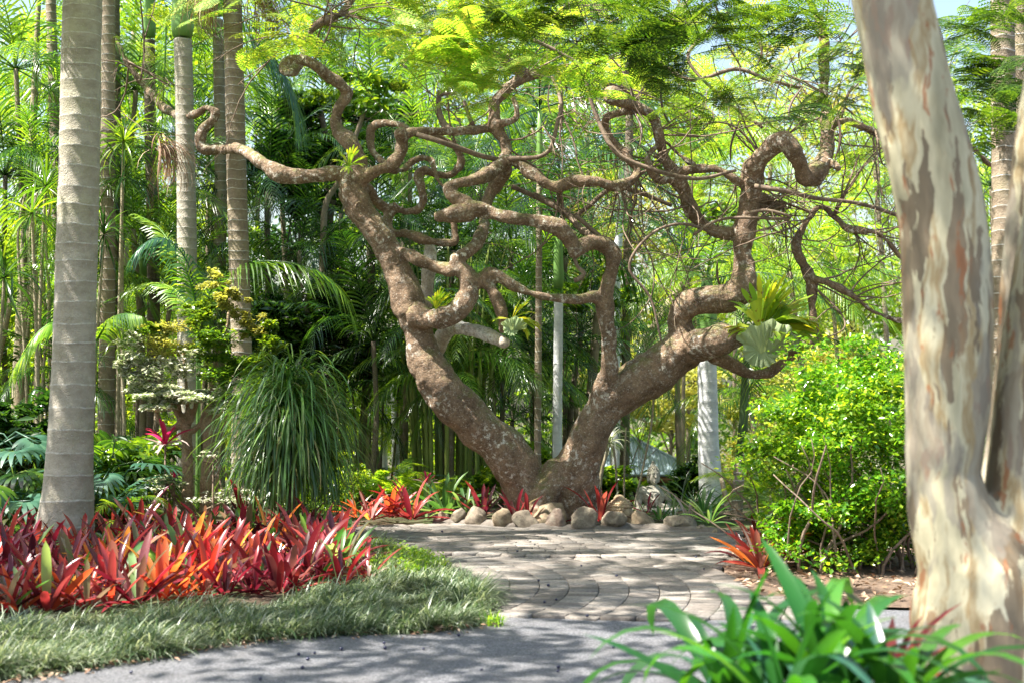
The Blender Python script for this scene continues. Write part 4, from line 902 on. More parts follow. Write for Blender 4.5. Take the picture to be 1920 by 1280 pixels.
for (pl, lf, gv, mt, D) in [([(312, 10), (310, 100), (306, 180), (302, 260), (296, 330)], .42, .25, 'palm', 17.6), ([(460, 60), (490, 90), (520, 120), (545, 165), (556, 225)], .55, .9, 'palm_blue', 16.8),
                            ([(300, 270), (290, 330), (285, 390)], .3, .6, 'litter', 17.8)]:
    P = [np.array(at(q[0], q[1], D)) for q in pl]; p, _ = resample(P, [1] * len(P), .12)
    part('frond', frond_mesh(p - np.array(t0.location), G[mt], lf, 46, gv, .12, .030, .03, .014, seed=int(pl[0][0])), t0)

# ------------------------------------------------------------------ background palms (crowns placed where the photo shows fronds)
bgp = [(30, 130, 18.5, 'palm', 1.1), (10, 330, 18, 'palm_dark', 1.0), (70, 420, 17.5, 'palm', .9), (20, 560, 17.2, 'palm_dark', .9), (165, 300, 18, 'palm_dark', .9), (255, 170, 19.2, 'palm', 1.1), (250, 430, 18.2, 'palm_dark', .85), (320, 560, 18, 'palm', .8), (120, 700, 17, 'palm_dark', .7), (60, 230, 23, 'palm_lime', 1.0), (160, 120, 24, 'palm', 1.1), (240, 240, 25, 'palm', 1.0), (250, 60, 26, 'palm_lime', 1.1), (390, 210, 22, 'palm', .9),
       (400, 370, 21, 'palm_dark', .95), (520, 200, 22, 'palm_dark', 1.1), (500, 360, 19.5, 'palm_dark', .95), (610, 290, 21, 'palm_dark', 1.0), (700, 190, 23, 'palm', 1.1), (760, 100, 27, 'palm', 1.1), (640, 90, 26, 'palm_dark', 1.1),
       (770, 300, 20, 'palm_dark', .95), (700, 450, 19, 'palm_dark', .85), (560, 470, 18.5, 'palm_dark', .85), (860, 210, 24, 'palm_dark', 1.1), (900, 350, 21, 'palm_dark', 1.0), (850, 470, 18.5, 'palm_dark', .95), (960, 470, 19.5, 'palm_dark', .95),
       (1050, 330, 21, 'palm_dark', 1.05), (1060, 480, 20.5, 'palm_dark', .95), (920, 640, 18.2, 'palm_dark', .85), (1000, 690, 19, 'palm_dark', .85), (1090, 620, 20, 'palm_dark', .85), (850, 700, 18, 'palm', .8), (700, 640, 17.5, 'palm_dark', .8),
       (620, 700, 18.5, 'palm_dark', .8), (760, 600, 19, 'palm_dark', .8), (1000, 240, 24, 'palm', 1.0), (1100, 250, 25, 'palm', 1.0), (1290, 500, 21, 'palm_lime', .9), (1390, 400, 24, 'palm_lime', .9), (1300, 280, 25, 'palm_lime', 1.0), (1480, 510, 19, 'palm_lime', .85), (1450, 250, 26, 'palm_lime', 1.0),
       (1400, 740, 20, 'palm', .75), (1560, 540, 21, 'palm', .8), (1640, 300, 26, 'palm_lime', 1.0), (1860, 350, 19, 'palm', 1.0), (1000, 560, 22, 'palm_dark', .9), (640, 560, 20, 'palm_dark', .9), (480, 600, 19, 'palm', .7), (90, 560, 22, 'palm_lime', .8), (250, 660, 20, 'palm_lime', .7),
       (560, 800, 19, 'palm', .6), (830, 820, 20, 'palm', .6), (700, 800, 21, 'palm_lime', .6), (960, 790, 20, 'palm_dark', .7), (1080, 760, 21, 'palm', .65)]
gn = {'palm': 'mid green', 'palm_dark': 'dark green', 'palm_blue': 'blue-green', 'palm_lime': 'lime green'}
def where(px):
    for lim, s in [(-200, 'beyond the left frame edge'), (95, 'behind the left frame edge'), (190, 'behind the thick grey palm'), (330, 'between the thick grey palm and the second palm'), (440, 'behind the second and third palms'), (540, 'just right of the third palm'),
                   (640, 'left of the gnarled tree'), (740, 'behind the left limb of the gnarled tree'), (830, 'behind the left stem of the gnarled tree'), (930, 'behind the cut looping limb'), (1030, 'seen through the middle gap of the gnarled tree'), (1130, 'behind the centre column'),
                   (1230, 'right of the centre column'), (1330, 'above the right stem'), (1430, 'behind the upright right limb'), (1540, 'right of the upright right limb'), (1680, 'above the hedge, left of the gum tree'), (2000, 'behind the gum tree')]:
        if px < lim: return s
    return 'beyond the right frame edge'
def high(py): return 'topmost' if py < 160 else 'upper' if py < 330 else 'mid-height' if py < 520 else 'low' if py < 700 else 'lowest'
for k, (px, py, D, g, sc) in enumerate(bgp):
    c = at(px, py, D); gz_ = ground_z(D); b = Vector((c.x + rnd.uniform(-.25, .25), D, gz_)); t = thing('palm_tree', b, '', 'palm tree', 'palms growing in the background')
    g = 'palm' if g == 'palm_dark' and k % 3 == 0 else g
    t['label'] = f'{gn[g]} {high(py)} background palm {where(px)}'
    top = np.array(c - b); P = [np.array([0, 0, -.05]), top * [.3, 1, .5] + [rnd.uniform(-.1, .1), 0, 0], top]; r = rnd.uniform(.03, .05); pp, rr_ = resample(P, [r * 1.3, r, r * .9], .15)
    mb = MB(); tube(mb, pp, rr_, 9); part('trunk', mb.mesh('bg_trunk', M['palm_dark'] if g == 'palm_dark' else M['palm_b']), t)
    crown_fronds(t, tuple(top), 14 if D < 22 else 12, g, sc, ('up', 'arch', 'flat', 'flat', 'hang'), seed=100 + k)

# bamboo clump
bc = thing('bamboo_clump', (at(845, 930, 18).x, 18, ground_z(18)), 'dense clump of green bamboo canes fanning out left of the forked stem', 'bamboo')
bb = bc.location.copy(); bam = solid('bamboo_skin', lambda nt: ramp(nt, noise_t(nt, 3, 4, .6, worldco(nt), (1, 1, .4)), [(.3, (.10, .15, .03)), (.6, (.22, .26, .06)), (.8, (.34, .30, .12))]), .4)
for k in range(24):
    x0 = 778 + k * 5.6 + rnd.uniform(-4, 4); lean = (x0 - 850) * .5 + rnd.uniform(-14, 14); dd = rnd.uniform(-.5, .6)
    P, Rr = path([(x0, 935, rnd.uniform(3.2, 5), dd), (x0 + lean * .2, 800, 3.8, dd), (x0 + lean * .6, 670, 3, dd), (x0 + lean * 1.2, 540, 2, dd), (x0 + lean * 1.9, 460, 1.2, dd)], 18)
    P[0][2] = ground_z(18) - .05; p, r = resample(P, Rr, .12); nz = np.arange(len(r)) % 3 == 0; r = r * np.where(nz, 1.16, 1.0); mb = MB(); tube(mb, p - np.array(bb), r, 8); part('cane', mb.mesh('cane', bam), bc)
for k in range(44):
    part('frond', rnd.choice(FR['palm_dark' if k % 3 else 'palm']['arch' if k % 2 else 'flat']), bc, at(845 + rnd.gauss(0, 85), rnd.uniform(430, 740), 18 + rnd.uniform(-.5, .5)) - bb, (0, 0, rnd.uniform(0, 6.28)), rnd.uniform(.5, .75))

# bare thin trunks
def bare(label, pl, D, mat='palm_dark', cat='tree trunk', name='tree_trunk', twigs=0):
    P, Rr = path(pl, D); g0 = ground_z(D); P.insert(0, np.array([P[0][0], D, g0 - .05])); Rr.insert(0, Rr[0] * 1.1); b = Vector((P[0][0], D, g0)); p, r = resample(P, Rr, .12); r = r * np.array([1 + .12 * mnoise.noise((q[0], q[1], q[2] * 4)) for q in p])
    mb = MB(); tube(mb, p - np.array(b), r, 10); t = thing(name, b, label, cat); part('trunk', mb.mesh('trunk', M[mat]), t)
    if name == 'tree_trunk' and 'stump' not in label:
        rs = s2m(75, D); pts, _ = clumpy(700, (rs, rs, rs * .8), 12, .4, .2); mb = MB(); kites(mb, pts + (p[-1] - np.array(b)) + [0, 0, rs * .3], .13, .4, .45); part('crown', mb.mesh('crown', G['mid']), t)
    return t
for lb, pl, D, mt in [('thin brown sapling trunk curving up left of the gnarled tree', [(597, 760, 7), (600, 620, 7), (606, 450, 6), (612, 380, 6), (640, 330, 5), (690, 190, 4)], 18.5, 'palm_b'),
                      ('forked slender brown trunk behind the branch crotch at left', [(590, 700, 10), (600, 560, 9), (615, 430, 7), (625, 340, 6), (600, 200, 5)], 20, 'palm_dark'),
                      ('short dark trunk below the broad leaves left of the gnarled tree', [(628, 800, 6), (628, 700, 5), (626, 600, 5)], 18.8, 'palm_dark'),
                      ('leaning grey trunk rising diagonally behind the right stem', [(1118, 860, 13), (1150, 780, 12), (1192, 690, 12), (1225, 620, 10), (1262, 560, 9), (1290, 520, 8), (1330, 440, 6)], 22, 'paletwig'),
                      ('curved grey trunk just left of the centre column', [(1103, 860, 9), (1108, 740, 9), (1117, 640, 8.5), (1124, 560, 8)], 19, 'palm_b'),
                      ('pale stem low behind the bamboo, nearest the weeping plant', [(720, 900, 7), (720, 800, 6.5), (720, 720, 6)], 23, 'palm_white'),
                      ('pale grey stem behind the bamboo, leaning slightly left', [(742, 900, 8), (741, 800, 7), (738, 720, 6)], 22, 'palm_white'),
                      ('brown stem beside the two pale stems behind the bamboo', [(755, 900, 6), (755, 800, 6), (756, 720, 6)], 21, 'palm_b'),
                      ('thin pale stem low behind the weeping plant', [(684, 930, 5), (684, 860, 5), (684, 800, 5)], 23, 'palm_white'),
                      ('thick olive trunk near the left frame edge', [(38, 760, 16), (42, 620, 13), (48, 480, 11), (56, 380, 10), (66, 150, 6), (76, -80, 4)], 19, 'paletwig'),
                      ('faint grey trunk behind the slim palm right of the centre column', [(1155, 560, 8), (1162, 420, 8), (1168, 300, 7)], 24, 'palm_white'),
                      ('short pale cut stump stem between the white palm and the slim green palm', [(1368, 970, 6), (1358, 920, 5), (1352, 895, 4)], 16.5, 'paletwig')]:
    bare(lb, pl, D, mt)
for k, (x0, x1) in enumerate([(52, 40), (66, 70), (77, 92), (88, 62), (36, 58), (98, 84)]):
    lb = ['thin bare stem leaning left', 'straight thin bare stem', 'thin bare stem leaning right', 'crossing thin bare stem', 'pale bending thin stem', 'thin stem touching the palm outline'][k] + ' among stems left of the thick grey palm'
    o_ = bare(lb, [(x0, 840, 3.2), (x0 + (x1 - x0) * .3, 700, 3), (x1, 560, 2.8), (x1 - 6, 440, 2.5), (x1 + 8, 360, 2)], 16.5 + k * .2, 'paletwig', 'sapling', 'sapling_stem'); o_['group'] = 'bare sapling stems'

# ------------------------------------------------------------------ leafy trees and shrubs
def leaf_tree(label, px, py, D, wpx, hpx, g, n, leaf, clumps=40, name='leafy_tree', trunk='palm_dark', group='leafy trees in the background', cl=.3, up=.4, asp=.45, stems=1, cat='tree', shell=.5, foot=None):
    c = at(px, py, D); gz_ = ground_z(D); b = Vector((c.x if foot is None else at(foot, py, D).x, D, gz_)); t = thing(name, b, label, cat, group)
    R3 = (s2m(wpx / 2, D), max(.25, s2m(wpx / 2, D) * .8), s2m(hpx / 2, D)); mb = MB(); pts, cc = clumpy(n, R3, clumps, cl, shell); ctr = np.array(c - b)
    pts = pts + ctr; pts = pts[pts[:, 2] > .02]; kites(mb, pts, leaf * rg.uniform(.6, 1.3, len(pts)), up, asp); part('crown', mb.mesh('crown', G[g]), t)
    mb = MB(); rt = max(.015, R3[2] * .018)
    for s in range(stems):
        sx = np.array([rnd.gauss(0, .06) * stems, rnd.gauss(0, .06) * stems, -.05]); pp, rr_ = resample([sx, ctr * [.4, 1, .4] + sx * 1.5, ctr], [rt * 1.4, rt, rt * .5], .12); tube(mb, pp, rr_, 8)
    for q in range(min(16, clumps)):
        e = cc[q] + ctr; a = ctr * [.8, 1, rnd.uniform(.45, .95)]; m_ = (a + e) / 2 + rg.normal(0, .05, 3); pp, rr_ = resample([a, m_, e], [rt * .5, rt * .35, rt * .15], .15); tube(mb, pp, rr_, 5)
    part('trunk', mb.mesh('trunk', M[trunk]), t); return t
ln = {'lime': 'bright lime', 'mid': 'mid green', 'dark': 'dark glossy', 'olive': 'pale olive', 'feather': 'pale feathery'}
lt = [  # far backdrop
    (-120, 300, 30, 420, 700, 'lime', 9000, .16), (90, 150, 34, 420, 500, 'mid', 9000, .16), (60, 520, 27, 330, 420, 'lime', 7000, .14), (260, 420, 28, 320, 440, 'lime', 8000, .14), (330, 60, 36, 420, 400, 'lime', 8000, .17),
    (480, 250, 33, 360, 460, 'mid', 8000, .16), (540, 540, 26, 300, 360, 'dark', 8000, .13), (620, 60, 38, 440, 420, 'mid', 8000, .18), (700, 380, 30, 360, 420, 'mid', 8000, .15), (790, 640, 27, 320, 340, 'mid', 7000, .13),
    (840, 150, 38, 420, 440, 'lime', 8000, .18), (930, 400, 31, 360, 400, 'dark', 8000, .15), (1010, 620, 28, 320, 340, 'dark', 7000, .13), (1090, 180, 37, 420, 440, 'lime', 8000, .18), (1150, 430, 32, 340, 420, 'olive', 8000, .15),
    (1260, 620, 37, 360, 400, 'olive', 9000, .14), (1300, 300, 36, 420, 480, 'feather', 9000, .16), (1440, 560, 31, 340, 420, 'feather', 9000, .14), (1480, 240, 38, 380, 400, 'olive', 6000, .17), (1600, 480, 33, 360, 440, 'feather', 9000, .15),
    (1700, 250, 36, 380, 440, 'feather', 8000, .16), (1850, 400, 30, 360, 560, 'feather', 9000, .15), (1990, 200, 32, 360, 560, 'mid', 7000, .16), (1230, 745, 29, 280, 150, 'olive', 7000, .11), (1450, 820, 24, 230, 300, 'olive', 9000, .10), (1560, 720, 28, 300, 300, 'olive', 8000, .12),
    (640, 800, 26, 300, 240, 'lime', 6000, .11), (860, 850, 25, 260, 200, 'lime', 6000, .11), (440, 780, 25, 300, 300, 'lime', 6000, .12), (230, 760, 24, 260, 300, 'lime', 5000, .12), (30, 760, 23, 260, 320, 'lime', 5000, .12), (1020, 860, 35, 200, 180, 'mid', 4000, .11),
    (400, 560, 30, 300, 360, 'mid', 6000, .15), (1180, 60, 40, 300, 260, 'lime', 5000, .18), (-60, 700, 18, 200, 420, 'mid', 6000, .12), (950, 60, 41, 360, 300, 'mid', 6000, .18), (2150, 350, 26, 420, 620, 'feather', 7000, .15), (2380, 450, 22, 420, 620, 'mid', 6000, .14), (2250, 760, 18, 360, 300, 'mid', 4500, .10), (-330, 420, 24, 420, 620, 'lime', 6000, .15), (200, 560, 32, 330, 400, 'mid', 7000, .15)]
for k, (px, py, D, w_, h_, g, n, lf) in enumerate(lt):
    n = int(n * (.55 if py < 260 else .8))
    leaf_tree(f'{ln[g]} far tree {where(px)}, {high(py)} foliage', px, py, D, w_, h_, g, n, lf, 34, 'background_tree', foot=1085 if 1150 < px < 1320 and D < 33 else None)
# mid distance shrubs with broad dark leaves
for k, (px, py, D, w_, h_, g, n, lf, lb) in enumerate([
    (560, 300, 20, 190, 260, 'dark', 2600, .22, 'broad-leaved dark tree between the third palm and the gnarled tree, upper'), (520, 640, 17.5, 230, 240, 'dark', 3600, .16, 'broad-leaved dark shrub behind the weeping plant'),
    (650, 620, 19, 200, 260, 'dark', 2800, .17, 'broad-leaved dark shrub behind the left stem bend'), (700, 240, 21, 150, 160, 'dark', 1600, .2, 'small dark broad-leaved crown above the left crotch'),
    (160, 880, 15.5, 280, 230, 'dark', 2600, .16, 'dark understorey shrub behind the foot of the thick grey palm'), (40, 860, 14.6, 220, 240, 'dark', 2400, .16, 'dark lobed understorey shrub at the left frame edge'),
    (250, 900, 15.2, 200, 160, 'mid', 2000, .14, 'fresh green understorey shrub right of the thick grey palm'), (1150, 915, 17, 130, 90, 'mid', 900, .16, 'broad-leaved green shrub between the tree base and the stone figure'),
    (1290, 905, 18.6, 90, 120, 'dark', 1500, .13, 'dark strappy shrub right of the stone figure'), (1405, 900, 19, 130, 170, 'olive', 5200, .06, 'pale fine-leaved olive shrub behind the slim green palm'),
    (660, 900, 16.5, 130, 110, 'lime', 3000, .06, 'small-leaved lime shrub right of the weeping plant'), (990, 880, 18, 100, 110, 'lime', 500, .22, 'large bright green leaves behind the left foot of the gnarled tree'),
    (590, 930, 15.4, 160, 90, 'mid', 2600, .06, 'low fine-leaved shrub under the weeping plant'), (1480, 960, 14, 150, 110, 'mid', 2200, .05, 'low green shrub left of the hedge foot'), (910, 905, 17.2, 90, 60, 'mid', 700, .12, 'low leafy plant left of the tree base')]):
    leaf_tree(lb, px, py, D, w_, h_, g, n, lf, 22, 'leafy_shrub', 'palm_dark', None, .34, .7, .42 if g != 'dark' else .32, 3, 'shrub', .35)
# ficus-like topiary with white speckled leaves
tp = thing('topiary_shrub', (at(350, 960, 14.2).x, 14.2, 0), 'old topiary shrub with stout tan stems and flat whitish variegated leaf tiers', 'shrub'); tb = tp.location.copy(); mb = MB()
for pl in [[(352, 1000, 13), (352, 900, 11), (350, 820, 10), (345, 790, 12), (330, 770, 6), (318, 740, 4)], [(385, 1000, 12), (386, 900, 11), (390, 820, 10), (384, 785, 9), (395, 755, 5), (400, 700, 4), (425, 620, 3), (430, 560, 2)], [(345, 790, 9), (318, 806, 7), (300, 790, 5), (290, 760, 4)],
           [(350, 800, 8), (352, 770, 5), (350, 740, 4), (345, 660, 3)], [(352, 796, 7), (365, 770, 5), (370, 735, 4)], [(388, 790, 6), (410, 775, 5), (430, 745, 3)], [(360, 810, 6), (375, 795, 6), (392, 790, 6)], [(340, 780, 5), (335, 755, 3), (328, 735, 2)], [(405, 940, 4), (410, 860, 3.5), (420, 800, 3), (430, 760, 2)]]:
    P, Rr = path(pl, 14.2); p, r = resample(P, Rr, .05); r = r * np.array([1 + .25 * mnoise.noise((q[0] * 9, q[1], q[2] * 9)) for q in p]); tube(mb, p, r, 10, round_end=True)
part('trunk', blend(mb, .012, solid('topiary_bark', bark_color((.52, .38, .24), (.28, .18, .10), (.45, .38, .27), (.25, .2, .1), 1.6), .85, bark_bump(1, .8)), 2, [(.006, 14, 1)], 'topiary_trunk'), tp, -tb)
for (px, py, w_, h_, g, n, lf) in [(335, 735, 170, 52, 'varieg', 3600, .065), (262, 700, 76, 64, 'varieg', 1100, .06), (430, 745, 76, 54, 'varieg', 620, .06), (395, 660, 150, 90, 'mid', 1700, .05), (450, 700, 110, 80, 'mid', 1200, .05), (430, 565, 60, 75, 'olive', 700, .05), (310, 640, 110, 70, 'olive', 700, .045),
                               (380, 600, 90, 60, 'mid', 700, .05), (500, 640, 90, 70, 'mid', 800, .055), (290, 620, 60, 40, 'mid', 300, .05), (350, 690, 130, 60, 'varieg', 500, .055), (470, 600, 60, 60, 'olive', 400, .05), (400, 530, 50, 40, 'olive', 260, .045), (250, 650, 60, 50, 'varieg', 300, .05)]:
    n = int(n * 1.7); w_ *= 1.12; h_ *= 1.35; mb = MB(); D = 14.0; R3 = (s2m(w_ / 2, D), s2m(w_ / 2, D) * .7, s2m(h_ / 2, D)); pts, cc = clumpy(n, R3, 14, .35, .2); kites(mb, pts + np.array(at(px, py, D) - tb), lf * rg.uniform(.6, 1.4, n), .9, .42); part('leaf_tier', mb.mesh('leaf_tier', G[g]), tp)
for (px, py, w_, h_, n, lb) in [(440, 930, 150, 50, 700, 'low branch of cream variegated leaves under the weeping plant, left side'), (310, 905, 90, 40, 420, 'cream and pink variegated low plant at the topiary foot'), (400, 850, 50, 20, 90, 'small cream leafy sprig beside the topiary stems')]:
    leaf_tree(lb, px, py, 13.9, w_, h_, 'varieg', n, .05, 12, 'variegated_plant', 'twig', None, .3, 1.2, .4, 3, 'plant', .2)

# hedge
hd = thing('hedge_shrub', (at(1600, 1080, 11).x, 11, 0), 'tall clipped bright green small-leaved hedge shrub beside the gum tree', 'hedge'); hb = hd.location.copy(); D = 11
mb = MB(); n = 27000
lo = at(1430, 1040, D) - hb; hi = at(1800, 650, D) - hb
pts, cc = clumpy(n, (.95, .78, .80), 130, .26, .5); pts += np.array([at(1612, 800, D).x - hb.x, .1, at(1612, 838, D).z]); pts[:, 0] += .0
n2 = 11000; p2, _ = clumpy(n2, (.9, .72, .42), 60, .28, .3); p2 += np.array([at(1612, 800, D).x - hb.x, .1, .34]); pts = np.vstack([pts, p2]); pts = pts[pts[:, 2] > .05]
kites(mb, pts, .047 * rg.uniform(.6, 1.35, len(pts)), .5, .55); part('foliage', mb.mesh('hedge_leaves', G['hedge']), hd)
mb = MB(); tips_ = []
for k in range(70):
    x = rg.uniform(-.75, .85) + at(1612, 800, D).x - hb.x; y = rg.uniform(-.55, .6); z = rg.uniform(1.05, 1.45) - .35 * abs(x - .05); m_ = 14; q = np.linspace(0, 1, m_)[:, None]
    c_ = np.array([[x, y, z - .05]]) + q * np.array([[rg.normal(0, .06), rg.normal(0, .06), rg.uniform(.14, .30)]]); tips_.append(c_)
tt = np.concatenate(tips_); kites(mb, tt + rg.normal(0, .018, tt.shape), .055 * rg.uniform(.6, 1.2, len(tt)), .3, .5); part('new_shoots', mb.mesh('new_shoots', G['lime']), hd)
mb = MB()
for k in range(60):
    x0, y0 = rg.uniform(-.7, .8) + at(1612, 800, D).x - hb.x, rg.uniform(-.5, .5); p = [np.array([x0, y0, -.03])]; d = np.array([rg.normal(0, .25), rg.normal(0, .2), 1.0])
    for q in range(9): d = d + rg.normal(0, .22, 3) * [1, 1, .2]; d /= np.linalg.norm(d); p.append(p[-1] + d * .13)
    tube(mb, p, np.linspace(.011, .004, len(p)) * rg.uniform(.7, 1.5), 6)
part('stems', mb.mesh('hedge_stems', M['twig']), hd)

# weeping grass-like plant
wp = thing('weeping_plant', (at(545, 1000, 13.1).x, 13.1, 0), 'rounded weeping plant with long arching thin green leaves, above the red bromeliads', 'plant'); D = 13.1
mb = MB()
for (hz, n, L, el0, el1, dr) in [(1.52, 130, .5, 60, 88, 110), (1.38, 330, .85, 30, 85, 130), (1.15, 560, 1.0, 15, 75, 135), (.95, 560, 1.05, 0, 60, 125), (.8, 380, .9, -10, 45, 100)]:
    az = rg.uniform(0, 6.28, n); B = np.column_stack([rg.normal(0, .09, n), rg.normal(0, .09, n), rg.normal(hz, .1, n)]); B[:, :2] += np.stack([np.cos(az), np.sin(az)], -1) * .06
    strips(mb, B, az, R(1) * rg.uniform(el0, el1, n), L * .9 * rg.uniform(.4, 1.2, n), rg.uniform(.009, .019, n), R(1) * rg.uniform(dr - 15, dr + 25, n), 9, taper=.9, power=.75, wobble=.09)
part('leaves', mb.mesh('weeping_leaves', G['weep']), wp)
mb = MB(); tube(mb, [(0, 0, -.05), (.02, 0, .5), (0, 0, 1.1), (0, 0, 1.45)], [.06, .05, .04, .02], 10); part('stem', mb.mesh('stem', M['palm_dark']), wp)

# distant wood closing the view, reads as one mass
mb = MB()
for k in range(46):
    x = -34 + k * 1.55 + rnd.uniform(-.8, .8); y = rnd.uniform(46, 58); hh = rnd.uniform(7.5, 12.5); pts, _ = clumpy(1500, (2.6, 2.2, hh / 2), 26, .3, .4); kites(mb, pts + [x, y, -3.6 + hh / 2], .28 * rg.uniform(.6, 1.3, 1500), .4, .5)
o = link(bpy.data.objects.new('distant_wood', mb.mesh('distant_wood', G['mid']))); tag(o, 'dense far green wood closing the view behind everything', 'wood', kind='stuff')
# unseen trees added beyond the left edge so their crowns dapple the bed and path
for k, (x, y, z_, g, n) in enumerate([(-6.7, 10.9, 6.0, 'mid', 2000), (-7.4, 8.8, 6.2, 'mid', 1800), (-4.2, 7.6, 6.4, 'mid', 1300), (-3.6, 5.6, 6.0, 'mid', 900)]):
    t = thing('leafy_tree', (x - .3, y, 0), ['leafy tree beyond the left frame edge beside the red bed', 'leafy tree beyond the left frame edge beside the grass border', 'leafy tree left of the path nearer than the grass border', 'leafy tree left of the path nearest to the viewer'][k], 'tree', 'trees beside the path left of the view')
    mb = MB(); pts, cc = clumpy(n, (2.2, 1.9, .9), 30, .3, .3); kites(mb, pts + [.3, 0, z_], .20 * rg.uniform(.6, 1.3, n), .3, .45); part('crown', mb.mesh('crown', G[g]), t)
    mb = MB(); pp, rr_ = resample([(0, 0, -.05), (.1, 0, 2.5), (.3, 0, z_)], [.14, .11, .05], .2); tube(mb, pp, rr_, 10)
    for q in range(12): e = cc[q] + [.3, 0, z_]; a = np.array([.2, 0, z_ * rnd.uniform(.6, .95)]); pp, rr_ = resample([a, (a + e) / 2 + [0, 0, .1], e], [.04, .03, .01], .2); tube(mb, pp, rr_, 6)
    part('trunk', mb.mesh('trunk', M['palm_b']), t)

# ------------------------------------------------------------------ rosettes of strap leaves
def leafset(mat, L, W, droop, chan=.35, nseg=6, variants=4, taper=.55, el=0.0, tip=.7):
    out = []
    for k in range(variants):
        mb = MB(); strips(mb, [(0, 0, 0)], 0.0, 0.0, L * (1 + .12 * (k - 1.5)), W * (1 + .1 * ((k * 7) % 3 - 1)), -0.0001 + R(1) * droop * (.4 + .4 * k), nseg, taper=taper, power=1.4, chan=chan, tip=tip)
        out.append(mb.mesh('leaf', mat))
    return out
LS = {k: leafset(G[k], .37, .050, 30, .35, 7, tip=.42) for k in ('red', 'maroon', 'orange', 'strap')}
LS['pink'] = leafset(G['pink'], .30, .05, 40, .3); LS['palepink'] = leafset(G['palepink'], .32, .045, 50, .3)
LS['dra'] = leafset(G['dark'], .62, .026, 70, .25); LS['dra_l'] = leafset(G['mid'], .62, .026, 70, .25); LS['rosedark'] = leafset(G['strap'], .55, .04, 80, .25, 7)
LS['bush'] = leafset(G['mid'], .35, .10, 60, .15, 6, taper=.3)
LS['white'] = leafset(G['varieg'], .45, .045, 60, .25)
def rosette(loc, kinds, n, scale, name, label, cat, group, seed, el=(25, 82), base_r=.03):
    rr = random.Random(seed); t = thing(name, loc, label, cat, group)
    for k in range(n):
        h = k / max(1, n - 1); e = R(el[0] + (el[1] - el[0]) * h) + rr.gauss(0, .1); az = k * 2.399 + rr.gauss(0, .35); kd = kinds if isinstance(kinds, str) else rr.choices(kinds[0], kinds[1])[0]
        # leaf meshes run along +X; rotate up by e then about z
        part('leaf', rr.choice(LS[kd]), t, (math.cos(az) * base_r, math.sin(az) * base_r, .01 + .03 * h), (rr.gauss(0, .25), -e, az), scale * rr.uniform(.75, 1.2))
    return t
# the red bed
rows = [(1150, 1108, 8), (1122, 1086, 17), (1094, 1068, 17), (1066, 1050, 16), (1044, 1036, 15), (1024, 1020, 14), (1008, 1008, 12)]
rname = ['front', 'second', 'third', 'fourth', 'fifth', 'sixth', 'backmost']
ordn = ['first', 'second', 'third', 'fourth', 'fifth', 'sixth', 'seventh', 'eighth', 'ninth', 'tenth', 'eleventh', 'twelfth', 'thirteenth', 'fourteenth', 'fifteenth', 'sixteenth', 'seventeenth', 'eighteenth', 'nineteenth', 'twentieth']
rows = [(1148, 1098, 17, -40, 640), (1122, 1082, 17, -55, 650), (1096, 1066, 17, -30, 640), (1070, 1052, 16, -50, 625), (1046, 1036, 15, -30, 600), (1026, 1020, 13, -40, 570), (1008, 1004, 11, -20, 560)]
sd = 0; cname = {'red': 'crimson', 'maroon': 'dark maroon', 'orange': 'orange-red'}
for ri, (yl, yr, n, xl, xr) in enumerate(rows):
    for k in range(n):
        sd += 1; f = k / (n - 1); px = xl + (xr - xl) * f + rnd.uniform(-10, 10); py = yl + (yr - yl) * f ** 1.4 + rnd.uniform(-5, 5)
        if ri >= 5 and 60 < px < 185: continue
        x, y = gpt(px, py); lit_mix = math.exp(-((px - 330) / 150) ** 2) * (1 if ri < 4 else .4)  # sunlit front centre of the bed put into the colour as more orange
        kd = 'orange' if rnd.random() < lit_mix * .6 else ('maroon' if rnd.random() < (.75 if px > 480 or px < 60 or ri > 3 else .3) else 'red')
        oth = {'red': (['red', 'maroon', 'orange', 'strap'], [.68, .14, .12, .06]), 'maroon': (['maroon', 'red', 'strap'], [.68, .22, .10]), 'orange': (['orange', 'red', 'strap'], [.62, .32, .06])}[kd]
        rosette((x, y, 0), oth, rnd.randint(11, 16), rnd.uniform(.68, 1.25), 'bromeliad', f'{cname[kd]} bromeliad, {ordn[k]} from the left in the {rname[ri]} row of the red bed', 'bromeliad', 'bromeliads in the red bed', sd, (22, 84), .035)
x, y = gpt(690, 1088); rosette((x, y, 0), (['maroon', 'palepink'], [.8, .2]), 12, .8, 'bromeliad', 'dark maroon bromeliad alone at the right tip of the red bed', 'bromeliad', None, 900, (10, 60))
